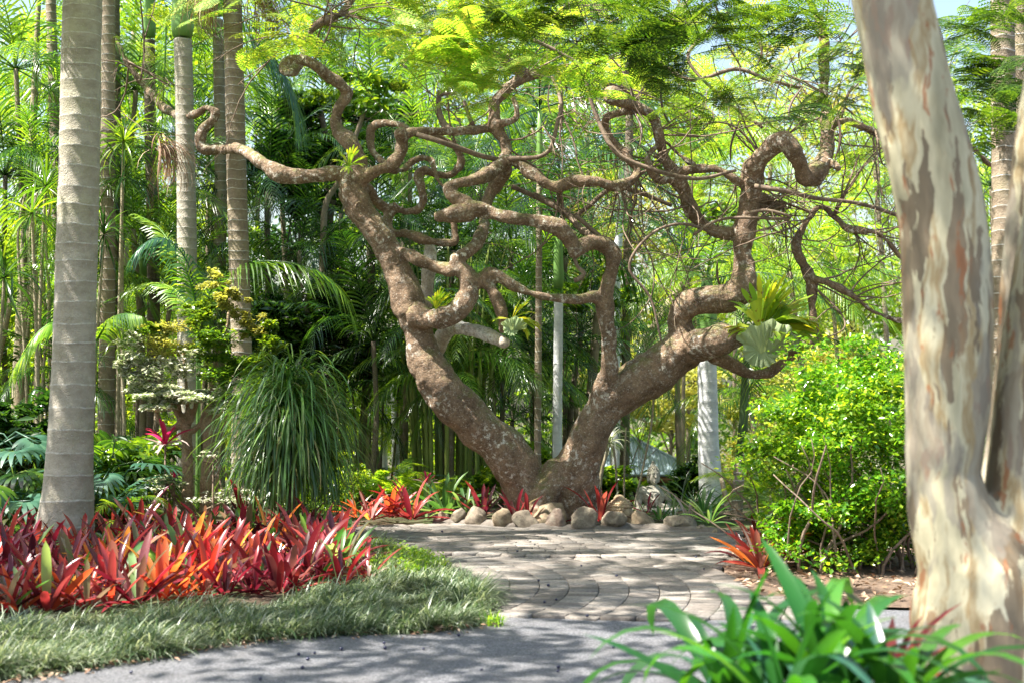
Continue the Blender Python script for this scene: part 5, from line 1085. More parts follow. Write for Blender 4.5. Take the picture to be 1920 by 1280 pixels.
# bromeliads round the tree and under the hedge
for k, (px, py, D, kd, n, sc, lb) in enumerate([
    (695, 985, 14.7, 'red', 14, .95, 'red bromeliad leftmost of the clump behind the paving, beside the weeping plant'), (735, 986, 14.9, 'red', 16, 1.0, 'tall grey-red bromeliad second of the clump behind the paving'), (772, 984, 14.7, 'red', 18, 1.1, 'large bright red bromeliad third of the clump behind the paving'),
    (670, 990, 14.9, 'orange', 10, .7, 'small orange bromeliad tucked beside the weeping plant'), (905, 955, 15.0, 'maroon', 14, 1.05, 'upright dark red bromeliad behind the third and fourth stones'), (966, 960, 14.52, 'red', 11, .85, 'red bromeliad in front of the left foot of the gnarled tree'),
    (990, 962, 14.5, 'red', 8, .7, 'small red bromeliad touching the big block stone'), (1125, 965, 14.5, 'maroon', 16, 1.0, 'dark red bromeliad between the trunk and the carved stone head'), (1213, 950, 15.3, 'maroon', 7, .6, 'dark red upright bromeliad below the stone figure'),
    (835, 950, 15.3, 'strap', 20, 1.2, 'green and white striped bromeliad behind the smallest stones'), (1145, 950, 15.0, 'white', 10, .8, 'pale striped bromeliad behind the carved stone head')]):
    b_ = at(px, py, D); loc = (b_.x, D, .05); lsk = kd if kd in ('strap', 'white') else ((['red', 'maroon', 'orange', 'palepink'], [.6, .15, .1, .15]) if kd == 'red' else ((['maroon', 'red'], [.7, .3]) if kd == 'maroon' else (['orange', 'red'], [.7, .3])))
    rosette(loc, lsk, n, sc, 'bromeliad', lb, 'bromeliad', 'bromeliads around the gnarled tree', 1000 + k, (18, 82))
for k, (px, py, D, n, sc, kd, lb) in enumerate([(1425, 1068, 11.25, 22, 1.15, 'red', 'large bright red bromeliad at the right paving corner, left plant'), (1452, 1062, 11.6, 20, 1.1, 'orange', 'large bright red bromeliad at the right paving corner, right plant with orange leaves'), (1400, 1055, 11.9, 12, .9, 'red', 'smaller red bromeliad behind the bright pair at the paving corner')]):
    x, y = gpt(px, py, .03); rosette((x, y, .03), (['red', 'orange', 'palepink'], [.5, .3, .2]) if kd == 'orange' else (['red', 'maroon', 'orange', 'palepink'], [.6, .1, .15, .15]), n, sc, 'bromeliad', lb, 'bromeliad', 'bromeliads under the hedge', 1100 + k, (15, 82))
# green and white strap plants in front of the stone figure
for k, (px, py, D, kd, n, sc, lb) in enumerate([(1238, 972, 14.8, 'strap', 14, .5, 'green strap-leaved plant right behind the round tan stone'), (1262, 968, 15.0, 'white', 12, .5, 'white striped plant below the stone figure, left one'), (1290, 965, 15.0, 'palepink', 12, .75, 'pink and white striped plant behind the long dark stone'),
                                                (1318, 968, 15.1, 'strap', 18, .85, 'green strap-leaved plant at the foot of the thick white trunk'), (1330, 985, 14.5, 'strap', 14, .7, 'small strap-leaved plant right of the last stones'), (870, 948, 15.1, 'rosedark', 20, .8, 'dark green arching strap plant behind the second stone'),
                                                (800, 945, 15.6, 'rosedark', 18, .9, 'green arching strap plant behind the red clump'), (650, 960, 15.6, 'rosedark', 14, .7, 'small green strap plant right of the weeping plant'), (1195, 962, 15.4, 'dra_l', 14, .3, 'small green tuft left of the stone figure'), (1350, 980, 15.6, 'dra', 16, .5, 'dark tuft between the white trunk and the slim palm'),
                                                (1275, 935, 16.6, 'dra', 22, .8, 'tall dark strappy cordyline right of the stone figure'), (1300, 945, 16.9, 'dra', 22, .8, 'shorter dark strappy cordyline beside the thick white trunk')]):
    loc = (at(px, py, D).x, D, .03 if D < 16.3 else ground_z(D)); rosette(loc, kd, n, sc, 'strap_plant', lb, 'plant', 'strap-leaved plants around the gnarled tree', 1200 + k, (12, 80))
# dracaena heads on stems
for k, (px, py, D, sc, kd, lb) in enumerate([(232, 265, 16.6, 1.0, 'dra_l', 'upper dracaena head right of the thick grey palm'), (228, 330, 16.8, 1.0, 'dra', 'lower dark dracaena head right of the thick grey palm'), (60, 400, 15.8, 1.0, 'dra_l', 'dracaena head with long narrow leaves left of the thick grey palm'),
                                             (85, 350, 16.2, .9, 'dra_l', 'higher dracaena head near the thick grey palm, left side'), (8, 520, 15.5, 1.1, 'dra', 'dark dracaena head cut by the left frame edge'), (195, 440, 16.2, .8, 'dra', 'small dracaena head just right of the thick grey palm'), (228, 650, 16.0, .6, 'dra_l', 'small dracaena head low behind the topiary'),
                                             (1143, 830, 16.6, .6, 'white', 'pale yellow-white dracaena head right of the trunk base')]):
    c = at(px, py, D); b = Vector((c.x + rnd.uniform(-.15, .15), D, ground_z(D))); t = thing('dracaena', b, lb, 'plant', 'dracaenas on thin stems'); rr = random.Random(1300 + k)
    top = c - b; mb = MB(); pp, rr_ = resample([(0, 0, -.03), np.array(top) * [.2, 1, .5], np.array(top)], [.03, .022, .018], .15); tube(mb, pp, rr_, 8); part('stem', mb.mesh('stem', M['paletwig']), t)
    for q in range(46):
        e = R(rr.uniform(-35, 80)); az = q * 2.399; part('leaf', rr.choice(LS[kd]), t, tuple(top), (rr.gauss(0, .2), -e, az), sc * rr.uniform(.75, 1.15))
# pink cordylines
for k, (px, py, D, sc, lb) in enumerate([(310, 835, 14.0, 1.0, 'bright pink cordyline with pale outer leaves left of the topiary stems'), (976, 905, 15.9, .6, 'small magenta cordyline left of the tree base'), (800, 905, 15.8, .6, 'small magenta cordyline behind the striped plant'), (327, 895, 14.0, .35, 'tiny pink cordyline shoot at the topiary foot')]):
    c = at(px, py, D); b = Vector((c.x, D, ground_z(D))); t = thing('cordyline', b, lb, 'plant', 'pink cordylines'); rr = random.Random(1400 + k); top = c - b; mb = MB(); tube(mb, [(0, 0, -.03), tuple(top)], [.012, .01], 7); part('stem', mb.mesh('stem', M['twig']), t)
    for q in range(16): e = R(8 + q * 5); part('leaf', rr.choice(LS['palepink' if q < 7 else 'pink']), t, tuple(top), (rr.gauss(0, .2), -e, q * 2.399), sc * rr.uniform(.8, 1.1))
# ferns and lobed understorey leaves
fern = [frond_mesh(frond_curve(.9, R(50 + 8 * q), R(95)), G[g], .15, 30, .3, .1, .022, .1, .004, seed=500 + q) for q, g in enumerate(['mid', 'lime', 'mid', 'palm_blue'])]
for k, (px, D, sc, lb) in enumerate([(745, 17.0, 1.0, 'fern arching in front of the bamboo, left'), (790, 16.8, .9, 'fern arching in front of the bamboo, right'), (690, 17.4, 1.1, 'fern right of the weeping plant'), (640, 16.8, .8, 'fern just behind the weeping plant'), (1450, 15.0, .8, 'fern behind the bright red corner bromeliads'), (1420, 17.5, 1.0, 'fern behind the slim green palm'),
                                     (20, 13.4, 1.0, 'fern at the left frame edge behind the red bed'), (200, 13.8, 1.0, 'fern right of the thick grey palm foot'), (240, 14.4, .9, 'second fern right of the thick grey palm foot'), (1490, 13.6, .7, 'fern under the hedge, left side'), (60, 13.8, .9, 'fern left of the thick grey palm foot'), (880, 17.5, .8, 'fern between bamboo and tree base')]):
    t = thing('fern', (at(px, 900, D).x, D, ground_z(D)), lb, 'fern', 'ferns in the understorey')
    for q in range(14): part('frond', fern[(q + k) % 4] if k > 5 else fern[q % 3], t, (0, 0, .05), (rnd.gauss(0, .2), rnd.gauss(0, .15), q * 2.399), sc * rnd.uniform(.8, 1.15))
def lobed_leaf(mat, seed):
    """deeply divided leaf: a fan of narrow lobes round a short midrib"""
    mb = MB(); n = 13; a = np.linspace(-2.2, 2.2, n); L = .16 + .14 * np.cos(a * .6); strips(mb, np.column_stack([.14 + .08 * np.cos(a), .05 * np.sin(a), 0 * a]), a * .62, .1, L, .042, R(55), 4, taper=.6); tube(mb, [(-.35, 0, -.35), (-.12, 0, -.06), (.2, 0, 0)], .007, 5); return mb.mesh('leaf', mat)
LL_ = [lobed_leaf(G['palm_blue'], 0), lobed_leaf(G['dark'], 1), lobed_leaf(G['mid'], 2)]
for k, (px, D, hh, n, sc, lb) in enumerate([(20, 13.6, .9, 16, 1.1, 'blue-green lobed-leaf philodendron at the left frame edge'), (62, 14.0, .8, 14, 1.0, 'lobed-leaf philodendron just left of the thick grey palm'), (215, 14.2, .8, 18, 1.0, 'lobed-leaf philodendron right of the thick grey palm'), (260, 14.8, .7, 14, .9, 'lobed-leaf philodendron left of the topiary'), (175, 14.6, 1.0, 12, .9, 'tall lobed-leaf philodendron behind the thick grey palm'), (470, 14.9, .6, 12, .8, 'lobed-leaf philodendron behind the topiary stems'), (-30, 13.2, .5, 12, 1.1, 'low lobed-leaf philodendron cut by the left frame edge')]):
    t = thing('philodendron', (at(px, 900, D).x, D, ground_z(D)), lb, 'plant', 'philodendrons at the left'); rr = random.Random(1500 + k); mb = MB(); tube(mb, [(0, 0, -.03), (0, 0, hh * .6)], .03, 7); part('stem', mb.mesh('stem', M['palm_dark']), t)
    for q in range(n):
        az = q * 2.399; r_ = rr.uniform(.15, .45); part('leaf', LL_[0 if k in (0, 6) and q % 2 else rr.choice([0, 1, 1, 2])], t, (math.cos(az) * r_, math.sin(az) * r_, hh * rr.uniform(.4, 1.15)), (rr.gauss(0, .2), rr.uniform(-.1, .5), az), sc * rr.uniform(.8, 1.2))
for k, (px, py, D, n, sc, lb) in enumerate([(1140, 905, 17.4, 26, 1.0, 'bushy plant with broad pointed green leaves right of the tree base'), (1185, 910, 17.8, 20, .9, 'broad-leaved green plant just left of the stone figure'), (1005, 880, 17.6, 14, 1.3, 'big-leaved bright plant seen between bamboo and trunk')]):
    t = thing('broad_leaf_plant', (at(px, py, D).x, D, ground_z(D)), lb, 'plant', None); rr = random.Random(1600 + k)
    for q in range(n): az = q * 2.399; part('leaf', rr.choice(LS['bush']), t, (math.cos(az) * .12, math.sin(az) * .1, rr.uniform(.05, .42)), (rr.gauss(0, .2), -R(rr.uniform(-20, 50)), az), sc * rr.uniform(.8, 1.15))

# ------------------------------------------------------------------ foreground plants, lower right
LS['fg'] = leafset(G['fg'], .55, .048, 70, .25, 9, 5, .6); LS['fgb'] = leafset(G['fgb'], .5, .052, 90, .25, 9, 4, .6); LS['fgr'] = leafset(G['maroon'], .35, .05, 30, .25, 6, 3, .6)
for k, (px, py, D, n, sc, kd, lb) in enumerate([(1370, 1350, 4.6, 46, 1.1, ('fg', 'fgb', .75), 'green strap-leaved clump in the foreground, left one, leaves arching over the path'), (1560, 1335, 4.5, 60, 1.08, ('fg', 'fgb', .8), 'tall green strap-leaved clump in the foreground, middle one'),
                                                (1680, 1370, 4.3, 34, 1.0, ('fg', 'fgb', .55), 'blue-green strap-leaved clump in the foreground in front of the gum tree'), (1470, 1375, 4.2, 34, .95, ('fg', 'fgb', .7), 'low green strap-leaved clump in the foreground between the two larger ones')]):
    c = at(px, py, D); b = Vector((c.x, D, 0)); t = thing('strap_leaf_clump', b, lb, 'plant', 'foreground strap-leaved clumps'); rr = random.Random(1700 + k); hz = max(.05, c.z)
    mb = MB(); tube(mb, [(0, 0, -.03), (0, 0, hz)], [.04, .03], 8); part('stem', mb.mesh('stem', M['palm_dark']), t)
    for q in range(n):
        h = q / (n - 1); e = R(12 + 66 * h) + rr.gauss(0, .12); az = q * 2.399 + rr.gauss(0, .3); kk = kd[0] if rr.random() < kd[2] else kd[1]
        part('leaf', rr.choice(LS[kk]), t, (0, 0, hz), (rr.gauss(0, .4), -e, az), sc * rr.uniform(.75, 1.2))
c = at(1670, 1290, 4.9); t = thing('bromeliad', (c.x, 4.9, 0), 'dark red bromeliad low in the foreground against the gum tree trunk', 'bromeliad'); mb = MB(); tube(mb, [(0, 0, -.03), (0, 0, c.z)], .03, 7); part('stem', mb.mesh('stem', M['palm_dark']), t)
for q in range(12): part('leaf', rnd.choice(LS['fgr']), t, (0, 0, c.z), (rnd.gauss(0, .2), -R(20 + q * 5), q * 2.399), rnd.uniform(.8, 1.1))

# ------------------------------------------------------------------ stones
def rock(w_, d_, h_, seed, mat, cuts=3, rough=.16):
    bm = bmesh.new(); bmesh.ops.create_icosphere(bm, subdivisions=4, radius=1)
    rr = random.Random(seed); planes = [(Vector((rr.gauss(0, 1), rr.gauss(0, 1), rr.gauss(.2, .8))).normalized(), rr.uniform(.50, .80)) for _ in range(13)]
    for v in bm.verts:
        p = v.co.copy()
        for n_, dd in planes:
            e = p.dot(n_) - dd
            if e > 0: p -= n_ * e * .97
        p *= 1 + rough * mnoise.noise(p * 1.6 + Vector((seed, 0, 0))) + .05 * mnoise.noise(p * 5 + Vector((seed, 3, 0))) + .018 * mnoise.noise(p * 14)
        v.co = Vector((p.x * w_ / 2, p.y * d_ / 2, p.z * h_ / 2))
    me = bpy.data.meshes.new('stone'); bm.to_mesh(me); bm.free(); me.materials.append(mat)
    for f in me.polygons: f.use_smooth = True
    return me
def stonemat(name, a, b, c_):
    return solid(name, lambda nt: mixc(nt, ramp(nt, noise_t(nt, 9, 6, .7, worldco(nt)), [(.5, (0, 0, 0)), (.62, (.85, .85, .85))]), ramp(nt, noise_t(nt, 14, 8, .7, worldco(nt)), [(.3, a), (.6, b)]), c_), .9, lambda nt: bump(nt, noise_t(nt, 38, 8, .75, worldco(nt)), .9, .02))
sm1 = stonemat('stone_tan', (.15, .11, .07), (.34, .26, .17), (.42, .35, .24)); sm2 = stonemat('stone_grey', (.10, .08, .06), (.24, .195, .145), (.34, .29, .21)); sm3 = stonemat('stone_brown', (.14, .095, .07), (.27, .20, .155), (.33, .28, .22))
for k, (px, pyb, w_, h_, m_, lb) in enumerate([(830, 984, 26, 24, sm1, 'smallest stone at the left end of the stone ring'), (858, 986, 34, 32, sm2, 'narrow upright grey stone, second from the left in the ring'), (895, 990, 46, 34, sm2, 'brown-grey rounded stone, third from the left in the ring'),
    (939, 993, 48, 36, sm1, 'tan stone with a flat top, fourth from the left in the ring'), (986, 996, 50, 31, sm2, 'rounded grey stone in front of the left tree foot'), (1043, 998, 54, 36, sm3, 'smooth brown stone in front of the big block'), (1099, 999, 52, 38, sm2, 'angular craggy grey stone right of the smooth brown one'),
    (1152, 998, 52, 37, sm2, 'dark rounded stone left of the carved head'), (1207, 993, 48, 31, sm1, 'low tan stone right of the carved head'), (1272, 999, 64, 32, sm2, 'wide dark grey stone below the stone figure'), (1318, 1003, 26, 18, sm2, 'small grey stone near the right end of the ring'), (1343, 1006, 22, 14, sm1, 'low flat tan stone at the right end of the ring')]):
    x, y = gpt(px, pyb); D = y + .1; sc = D / F; hh = h_ * sc
    solo('ring_stone', rock(w_ * sc * 1.14, w_ * sc * .9, hh * 1.5, 60 + k, m_), lb, 'stone', 'stones ringing the gnarled tree', (x, y + w_ * sc * .42, hh * .48), (0, 0, rnd.uniform(-.4, .4)))
x, y = gpt(1036, 990); b_ = solo('block_stone', rock(84 * y / F, .38, 66 * y / F, 333, sm1, rough=.07), 'large flat-topped tan block of stone against the foot of the tree', 'stone', None, (x, y + .16, .10))
me = b_.data
for v in me.vertices:
    s = abs(v.co.x) / (42 * y / F); v.co.z = max(-.2, min(v.co.z * 1.3, .23 + .012 * mnoise.noise(v.co * 9))); v.co.x = v.co.x * (1.0 + .12 * (v.co.z > -.05))
# mortar footing the stones stand in
mb = MB(); P = [gpt(px, py) for px, py in [(815, 985), (860, 987), (940, 993), (1043, 999), (1150, 999), (1210, 996), (1280, 1001), (1360, 1008)]]; pp, rr_ = resample([(p[0], p[1] + .12, -.01) for p in P], [.085] * len(P), .05)
rr_ = rr_ * np.array([1 + .35 * mnoise.noise((q[0] * 7, q[1] * 7, 0)) for q in pp]); tube(mb, pp, rr_, 12)
o = link(bpy.data.objects.new('mortar_footing', mb.mesh('mortar', solid('mortar', lambda nt: ramp(nt, noise_t(nt, 30, 8, .8, worldco(nt)), [(.3, (.13, .11, .09)), (.7, (.24, .21, .18))]), .95, lambda nt: bump(nt, noise_t(nt, 60, 6, .8, worldco(nt)), .8, .02))))); o['kind'] = 'structure'

# ------------------------------------------------------------------ carved stone figure
def ell(mb, c, r, rot=(0, 0, 0), n=14):
    bm = bmesh.new(); bmesh.ops.create_uvsphere(bm, u_segments=n, v_segments=n - 2, radius=1); Mx = Matrix.Translation(c) @ Matrix.Rotation(rot[2], 4, 'Z') @ Matrix.Rotation(rot[1], 4, 'Y') @ Matrix.Rotation(rot[0], 4, 'X') @ Matrix.Diagonal((*r, 1))
    bm.transform(Mx); bm.verts.ensure_lookup_table(); V = np.array([v.co[:] for v in bm.verts]); q = [[v.index for v in f.verts] for f in bm.faces if len(f.verts) == 4]; t = [[v.index for v in f.verts] for f in bm.faces if len(f.verts) == 3]; bm.free(); mb.add(V, [np.array(q), np.array(t)])
def tb(mb, pts, rad, n=12):
    p, r = resample(pts, rad, .03); tube(mb, p, r, n, round_end=True)
fd = 16.7; fx = at(1225, 900, fd).x; fz = ground_z(fd); topz = at(1225, 858, fd).z; H = topz - fz
fig = thing('stone_figure', (fx, fd, fz), 'weathered pale stone seated figure with topknot, hands held before its chest', 'statue', rz=R(14)); Sx = .90; fig.scale = (.74, .85, 1.0)
figm = solid('carved_stone', lambda nt: mixc(nt, ramp(nt, noise_t(nt, 7, 6, .7, worldco(nt)), [(.48, (0, 0, 0)), (.62, (.8, .8, .8))]), ramp(nt, noise_t(nt, 20, 7, .7, worldco(nt)), [(.35, (.32, .28, .22)), (.6, (.56, .52, .44))]), (.17, .17, .12)), .9, lambda nt: bump(nt, noise_t(nt, 60, 6, .7, worldco(nt)), .5, .01))
hz = H - 1.0; mb = MB()   # figure is 1.0 m from seat to topknot, raised on a plinth
z = lambda v: v * Sx + (H - Sx)
# torso, neck, head (front is -Y)
ell(mb, (0, .0, z(.20)), (.20, .15, .15)); ell(mb, (0, .0, z(.36)), (.155, .11, .16)); ell(mb, (0, -.0, z(.50)), (.19, .115, .12)); ell(mb, (-.17, 0, z(.565)), (.075, .075, .07)); ell(mb, (.17, 0, z(.565)), (.075, .075, .07)); ell(mb, (0, .01, z(.60)), (.15, .08, .055))
tb(mb, [(0, .01, z(.58)), (0, .0, z(.70))], [.058, .05])
ell(mb, (0, -.005, z(.775)), (.088, .10, .115), n=20); ell(mb, (0, -.05, z(.725)), (.055, .05, .05)); ell(mb, (0, .01, z(.89)), (.045, .045, .04)); ell(mb, (0, .01, z(.935)), (.025, .025, .03))
tb(mb, [(0, -.098, z(.80)), (0, -.118, z(.755))], [.009, .017], 8); ell(mb, (0, -.098, z(.715)), (.026, .014, .009)); ell(mb, (0, -.088, z(.69)), (.024, .02, .018))
for s in (-1, 1):
    ell(mb, (s * .035, -.093, z(.783)), (.020, .010, .008)); tb(mb, [(s * .012, -.100, z(.805)), (s * .035, -.100, z(.812)), (s * .06, -.082, z(.805))], [.006, .007, .005], 8)
    tb(mb, [(s * .088, .0, z(.81)), (s * .096, .005, z(.76)), (s * .088, .0, z(.69))], [.014, .018, .014], 8)
# arms: his left (viewer right) elbow out, forearm across to the chest; right hand raised at chest
tb(mb, [(.20, 0, z(.57)), (.245, -.0, z(.46)), (.235, -.03, z(.36))], [.062, .054, .048]); tb(mb, [(.235, -.03, z(.36)), (.15, -.13, z(.37)), (.055, -.155, z(.40))], [.047, .040, .030])
tb(mb, [(-.20, 0, z(.57)), (-.245, .0, z(.44)), (-.235, -.02, z(.30))], [.062, .054, .046]); tb(mb, [(-.235, -.02, z(.30)), (-.14, -.13, z(.38)), (-.045, -.16, z(.46))], [.045, .038, .030])
ell(mb, (-.035, -.165, z(.485)), (.032, .02, .045)); ell(mb, (.03, -.165, z(.41)), (.045, .02, .03))
for q in range(4): tb(mb, [(-.055 + q * .014, -.17, z(.51)), (-.055 + q * .014, -.182, z(.55 + .006 * (q % 3)))], [.0085, .006], 6); tb(mb, [(.0 + .0 * q, -.17, z(.392 + q * .014)), (-.035, -.182, z(.392 + q * .014))], [.0085, .006], 6)
tb(mb, [(-.02, -.17, z(.47)), (.005, -.185, z(.50))], [.010, .007], 6); tb(mb, [(.03, -.17, z(.43)), (.02, -.18, z(.465))], [.010, .007], 6)
# crossed legs, robe folds, plinth
tb(mb, [(.10, .0, z(.12)), (.33, -.12, z(.08)), (.20, -.26, z(.06)), (-.10, -.25, z(.07))], [.11, .09, .07, .045]); tb(mb, [(-.10, .0, z(.12)), (-.33, -.12, z(.08)), (-.20, -.27, z(.07)), (.08, -.28, z(.09))], [.11, .09, .07, .045])
tb(mb, [(-.17, -.06, z(.55)), (-.05, -.115, z(.46)), (.09, -.10, z(.33)), (.15, -.06, z(.22))], [.012, .013, .013, .012], 8); tb(mb, [(-.15, -.08, z(.50)), (-.02, -.118, z(.36)), (.10, -.10, z(.25))], [.009, .010, .009], 8)
part('body', blend(mb, .0075, figm, 2, [(.003, 25, 1)], 'figure_body'), fig)
mb = MB()
for k in range(90):   # hair curls
    th = math.acos(1 - 1.05 * (k + .5) / 90); ph = k * 2.399; v = Vector((math.sin(th) * math.cos(ph), math.sin(th) * math.sin(ph), math.cos(th)))
    if v.y < -.55 and v.z < .62: continue
    ell(mb, (v.x * .09, -.005 + v.y * .102, z(.775) + v.z * .117), (.013, .013, .012), n=6)
part('hair_curls', mb.mesh('curls', figm), fig)
mb = MB(); ell(mb, (0, -.08, z(0) - .02), (.46, .32, .06), n=24); tube(mb, [(0, -.08, 0), (0, -.08, max(.02, z(0)))], [.42, .36], 24); part('plinth', mb.mesh('plinth', figm), fig)
# carved head lying between the stones
hm_ = solid('carved_head_stone', lambda nt: ramp(nt, noise_t(nt, 24, 7, .7, worldco(nt)), [(.3, (.24, .165, .095)), (.6, (.46, .35, .215)), (.8, (.58, .48, .33))]), .85, lambda nt: bump(nt, noise_t(nt, 80, 6, .7, worldco(nt)), .5, .008))
hx = at(1163, 960, 14.55).x; hd_ = thing('carved_head', (hx, 14.55, .0), 'carved tan stone head with rows of curls, half hidden behind the ring stones', 'statue', rz=R(70)); mb = MB()
ell(mb, (0, 0, .13), (.118, .135, .15), n=24); ell(mb, (0, -.05, .04), (.085, .08, .08)); ell(mb, (0, .01, .285), (.055, .06, .045)); tb(mb, [(0, 0, 0), (0, 0, .08)], [.09, .08]); tb(mb, [(0, -.13, .15), (0, -.155, .09)], [.012, .02], 8); ell(mb, (0, -.125, .05), (.035, .02, .013))
for s in (-1, 1): tb(mb, [(s * .118, .01, .17), (s * .132, .015, .11), (s * .122, .0, .02)], [.017, .022, .017], 8); ell(mb, (s * .045, -.118, .135), (.025, .014, .012))
part('head', blend(mb, .007, hm_, 2, [(.002, 30, 1)], 'head_core'), hd_)
mb = MB()
for row in range(9):
    th = R(12 + row * 11.5); nr = max(5, int(2 * math.pi * math.sin(th) / .2))
    for k in range(nr):
        ph = 2 * math.pi * (k + .5 * (row % 2)) / nr; v = Vector((math.sin(th) * math.cos(ph), math.sin(th) * math.sin(ph), math.cos(th)))
        if v.y < -.45 and v.z < .45: continue
        ell(mb, (v.x * .122, v.y * .139, .13 + v.z * .155), (.021, .021, .019), n=8)
for k in range(16): ph = k * 2.399; r_ = .05 * math.sqrt((k + .5) / 16); ell(mb, (r_ * math.cos(ph), .01 + r_ * math.sin(ph), .31 - r_ * .35), (.014, .014, .013), n=6)
part('hair_curls', mb.mesh('head_curls', hm_), hd_)

# ------------------------------------------------------------------ pavilion far behind
pd = 33.0; pz = at(1200, 880, pd).z; gx0 = at(1192, 880, pd).x; gzp = ground_z(pd)
pav = thing('garden_pavilion', (gx0, pd, gzp), 'small pavilion with pale blue-grey corrugated hip roof behind the stone figure', 'pavilion')
roofm = solid('roof_metal', lambda nt: ramp(nt, noise_t(nt, 3, 5, .6, worldco(nt)), [(.3, (.15, .21, .235)), (.7, (.21, .275, .30))]), .45, spec=.5); wood = solid('pavilion_wood', lambda nt: ramp(nt, noise_t(nt, 10, 6, .7, worldco(nt), (1, 1, .3)), [(.3, (.14, .065, .035)), (.7, (.26, .13, .07))]), .7)
hw = s2m(112, pd); rz_ = s2m(60, pd); ez = pz - gzp
def roof_face(a, b, c_, n=34):
    """corrugated triangle: eave a-b, apex c"""
    a, b, c_ = map(np.array, (a, b, c_)); nrm = np.cross(b - a, c_ - a); nrm = nrm / np.linalg.norm(nrm); V = []; F_ = []; m = 6
    mid = (a + b) / 2; ev = (b - a); Hh = c_ - mid
    K = n * 4
    for q in range(m + 1):
        f = q / m
        for k in range(K + 1):
            u = k / K - .5; lim = .5 * (1 - f); uu = max(-lim, min(lim, u)); V.append(mid + ev * uu + Hh * f + nrm * .02 * math.sin(2 * math.pi * k / 4 + .4))
    for q in range(m):
        for k in range(K): F_.append([q * (K + 1) + k, q * (K + 1) + k + 1, (q + 1) * (K + 1) + k + 1, (q + 1) * (K + 1) + k])
    return V, F_
cs = [(-hw, -hw * .8, ez), (hw, -hw * .8, ez), (hw, hw * .8, ez), (-hw, hw * .8, ez)]; ap = (-.05, 0, ez + rz_)
for k in range(4):
    V, F_ = roof_face(cs[k], cs[(k + 1) % 4], ap); mb = MB().add(V, [np.array(F_)]); part('roof_panel', mb.mesh('roof_panel', roofm), pav)
    mb = MB(); a, b = np.array(cs[k]), np.array(cs[(k + 1) % 4]); tube(mb, [a + [0, 0, -.04], b + [0, 0, -.04]], .05, 4); part('gutter', mb.mesh('gutter', roofm), pav)
    mb = MB(); tube(mb, [a * [.9, .9, 1] + [0, 0, -.14], b * [.9, .9, 1] + [0, 0, -.14]], .08, 4); part('beam', mb.mesh('beam', wood), pav)
    mb = MB(); tube(mb, [cs[k], ap], .035, 5); part('ridge_cap', mb.mesh('ridge_cap', roofm), pav)
def boxm(x0, x1, y0, y1, z0, z1, mat):
    v = [(x, y, z_) for z_ in (z0, z1) for x, y in ((x0, y0), (x1, y0), (x1, y1), (x0, y1))]; return MB().add(v, [np.array([(0, 3, 2, 1), (4, 5, 6, 7), (0, 1, 5, 4), (1, 2, 6, 5), (2, 3, 7, 6), (3, 0, 4, 7)])]).mesh('box', mat, False)
for sx in (-1, 1):
    for sy in (-1, 1):
        x_, y_ = sx * hw * .84, sy * hw * .66; part('post', boxm(x_ - .06, x_ + .06, y_ - .06, y_ + .06, 0, ez - .16, wood), pav)
        mb = MB(); tube(mb, [(x_ - sx * .0, y_, ez - .75), (x_ - sx * .5, y_, ez - .2)], .045, 4); part('brace', mb.mesh('brace', wood), pav)
dk = solid('pavilion_inside', lambda nt: (.045, .035, .03), .9)  # shade under the roof put into the colour of back wall and floor
part('back_wall', boxm(-hw * .8, hw * .8, hw * .5, hw * .55, 0, ez - .2, dk), pav); part('floor', boxm(-hw * .9, hw * .9, -hw * .7, hw * .7, -.1, .06, dk), pav)

# ------------------------------------------------------------------ staghorn ferns on the tree
def antler(mat, L, W, fingers, seed, droop=60, curl=0.0):
    """frond: wedge base that splits in long fingers"""
    rr = np.random.default_rng(seed); mb = MB(); n = 7; w0 = W * .25; V = []; F_ = []
    S = np.linspace(0, 1, n); P = [np.zeros(3)]; e0 = 0
    for k in range(1, n): e = -R(droop) * .35 * (S[k]) ** 1.2; P.append(P[-1] + np.array([math.cos(e), 0, math.sin(e)]) * L * .55 / (n - 1))
    cols = 7
    for k in range(n):
        wd = w0 + (W - w0) * S[k] ** 1.3
        for c_ in range(cols): u = c_ / (cols - 1) - .5; V.append(P[k] + np.array([.08 * L * (1 - 4 * u * u) * S[k], u * wd, .14 * wd * math.cos(u * 6.28 * 1.5 + seed) * S[k]]))
    for k in range(n - 1):
        for c_ in range(cols - 1): F_.append([k * cols + c_, k * cols + c_ + 1, (k + 1) * cols + c_ + 1, (k + 1) * cols + c_])
    mb.add(np.array(V), [np.array(F_)])
    us = np.linspace(-.42, .42, fingers); B = np.array([P[-1] + np.array([.08 * L * (1 - 4 * u * u) - .03 * L, u * W, 0]) for u in us])
    strips(mb, B, us * 1.3, -R(droop) * .35, L * rr.uniform(.32, .55, fingers), W / fingers * 1.35, R(droop) * rr.uniform(.3, 1.0, fingers), 5, taper=.85)
    return mb.mesh('frond', mat)
ant = [antler(G['stag'], .52, .20, 5, 3, 30), antler(G['stag'], .46, .17, 4, 4, 60), antler(G['stag'], .58, .24, 6, 5, 80)]
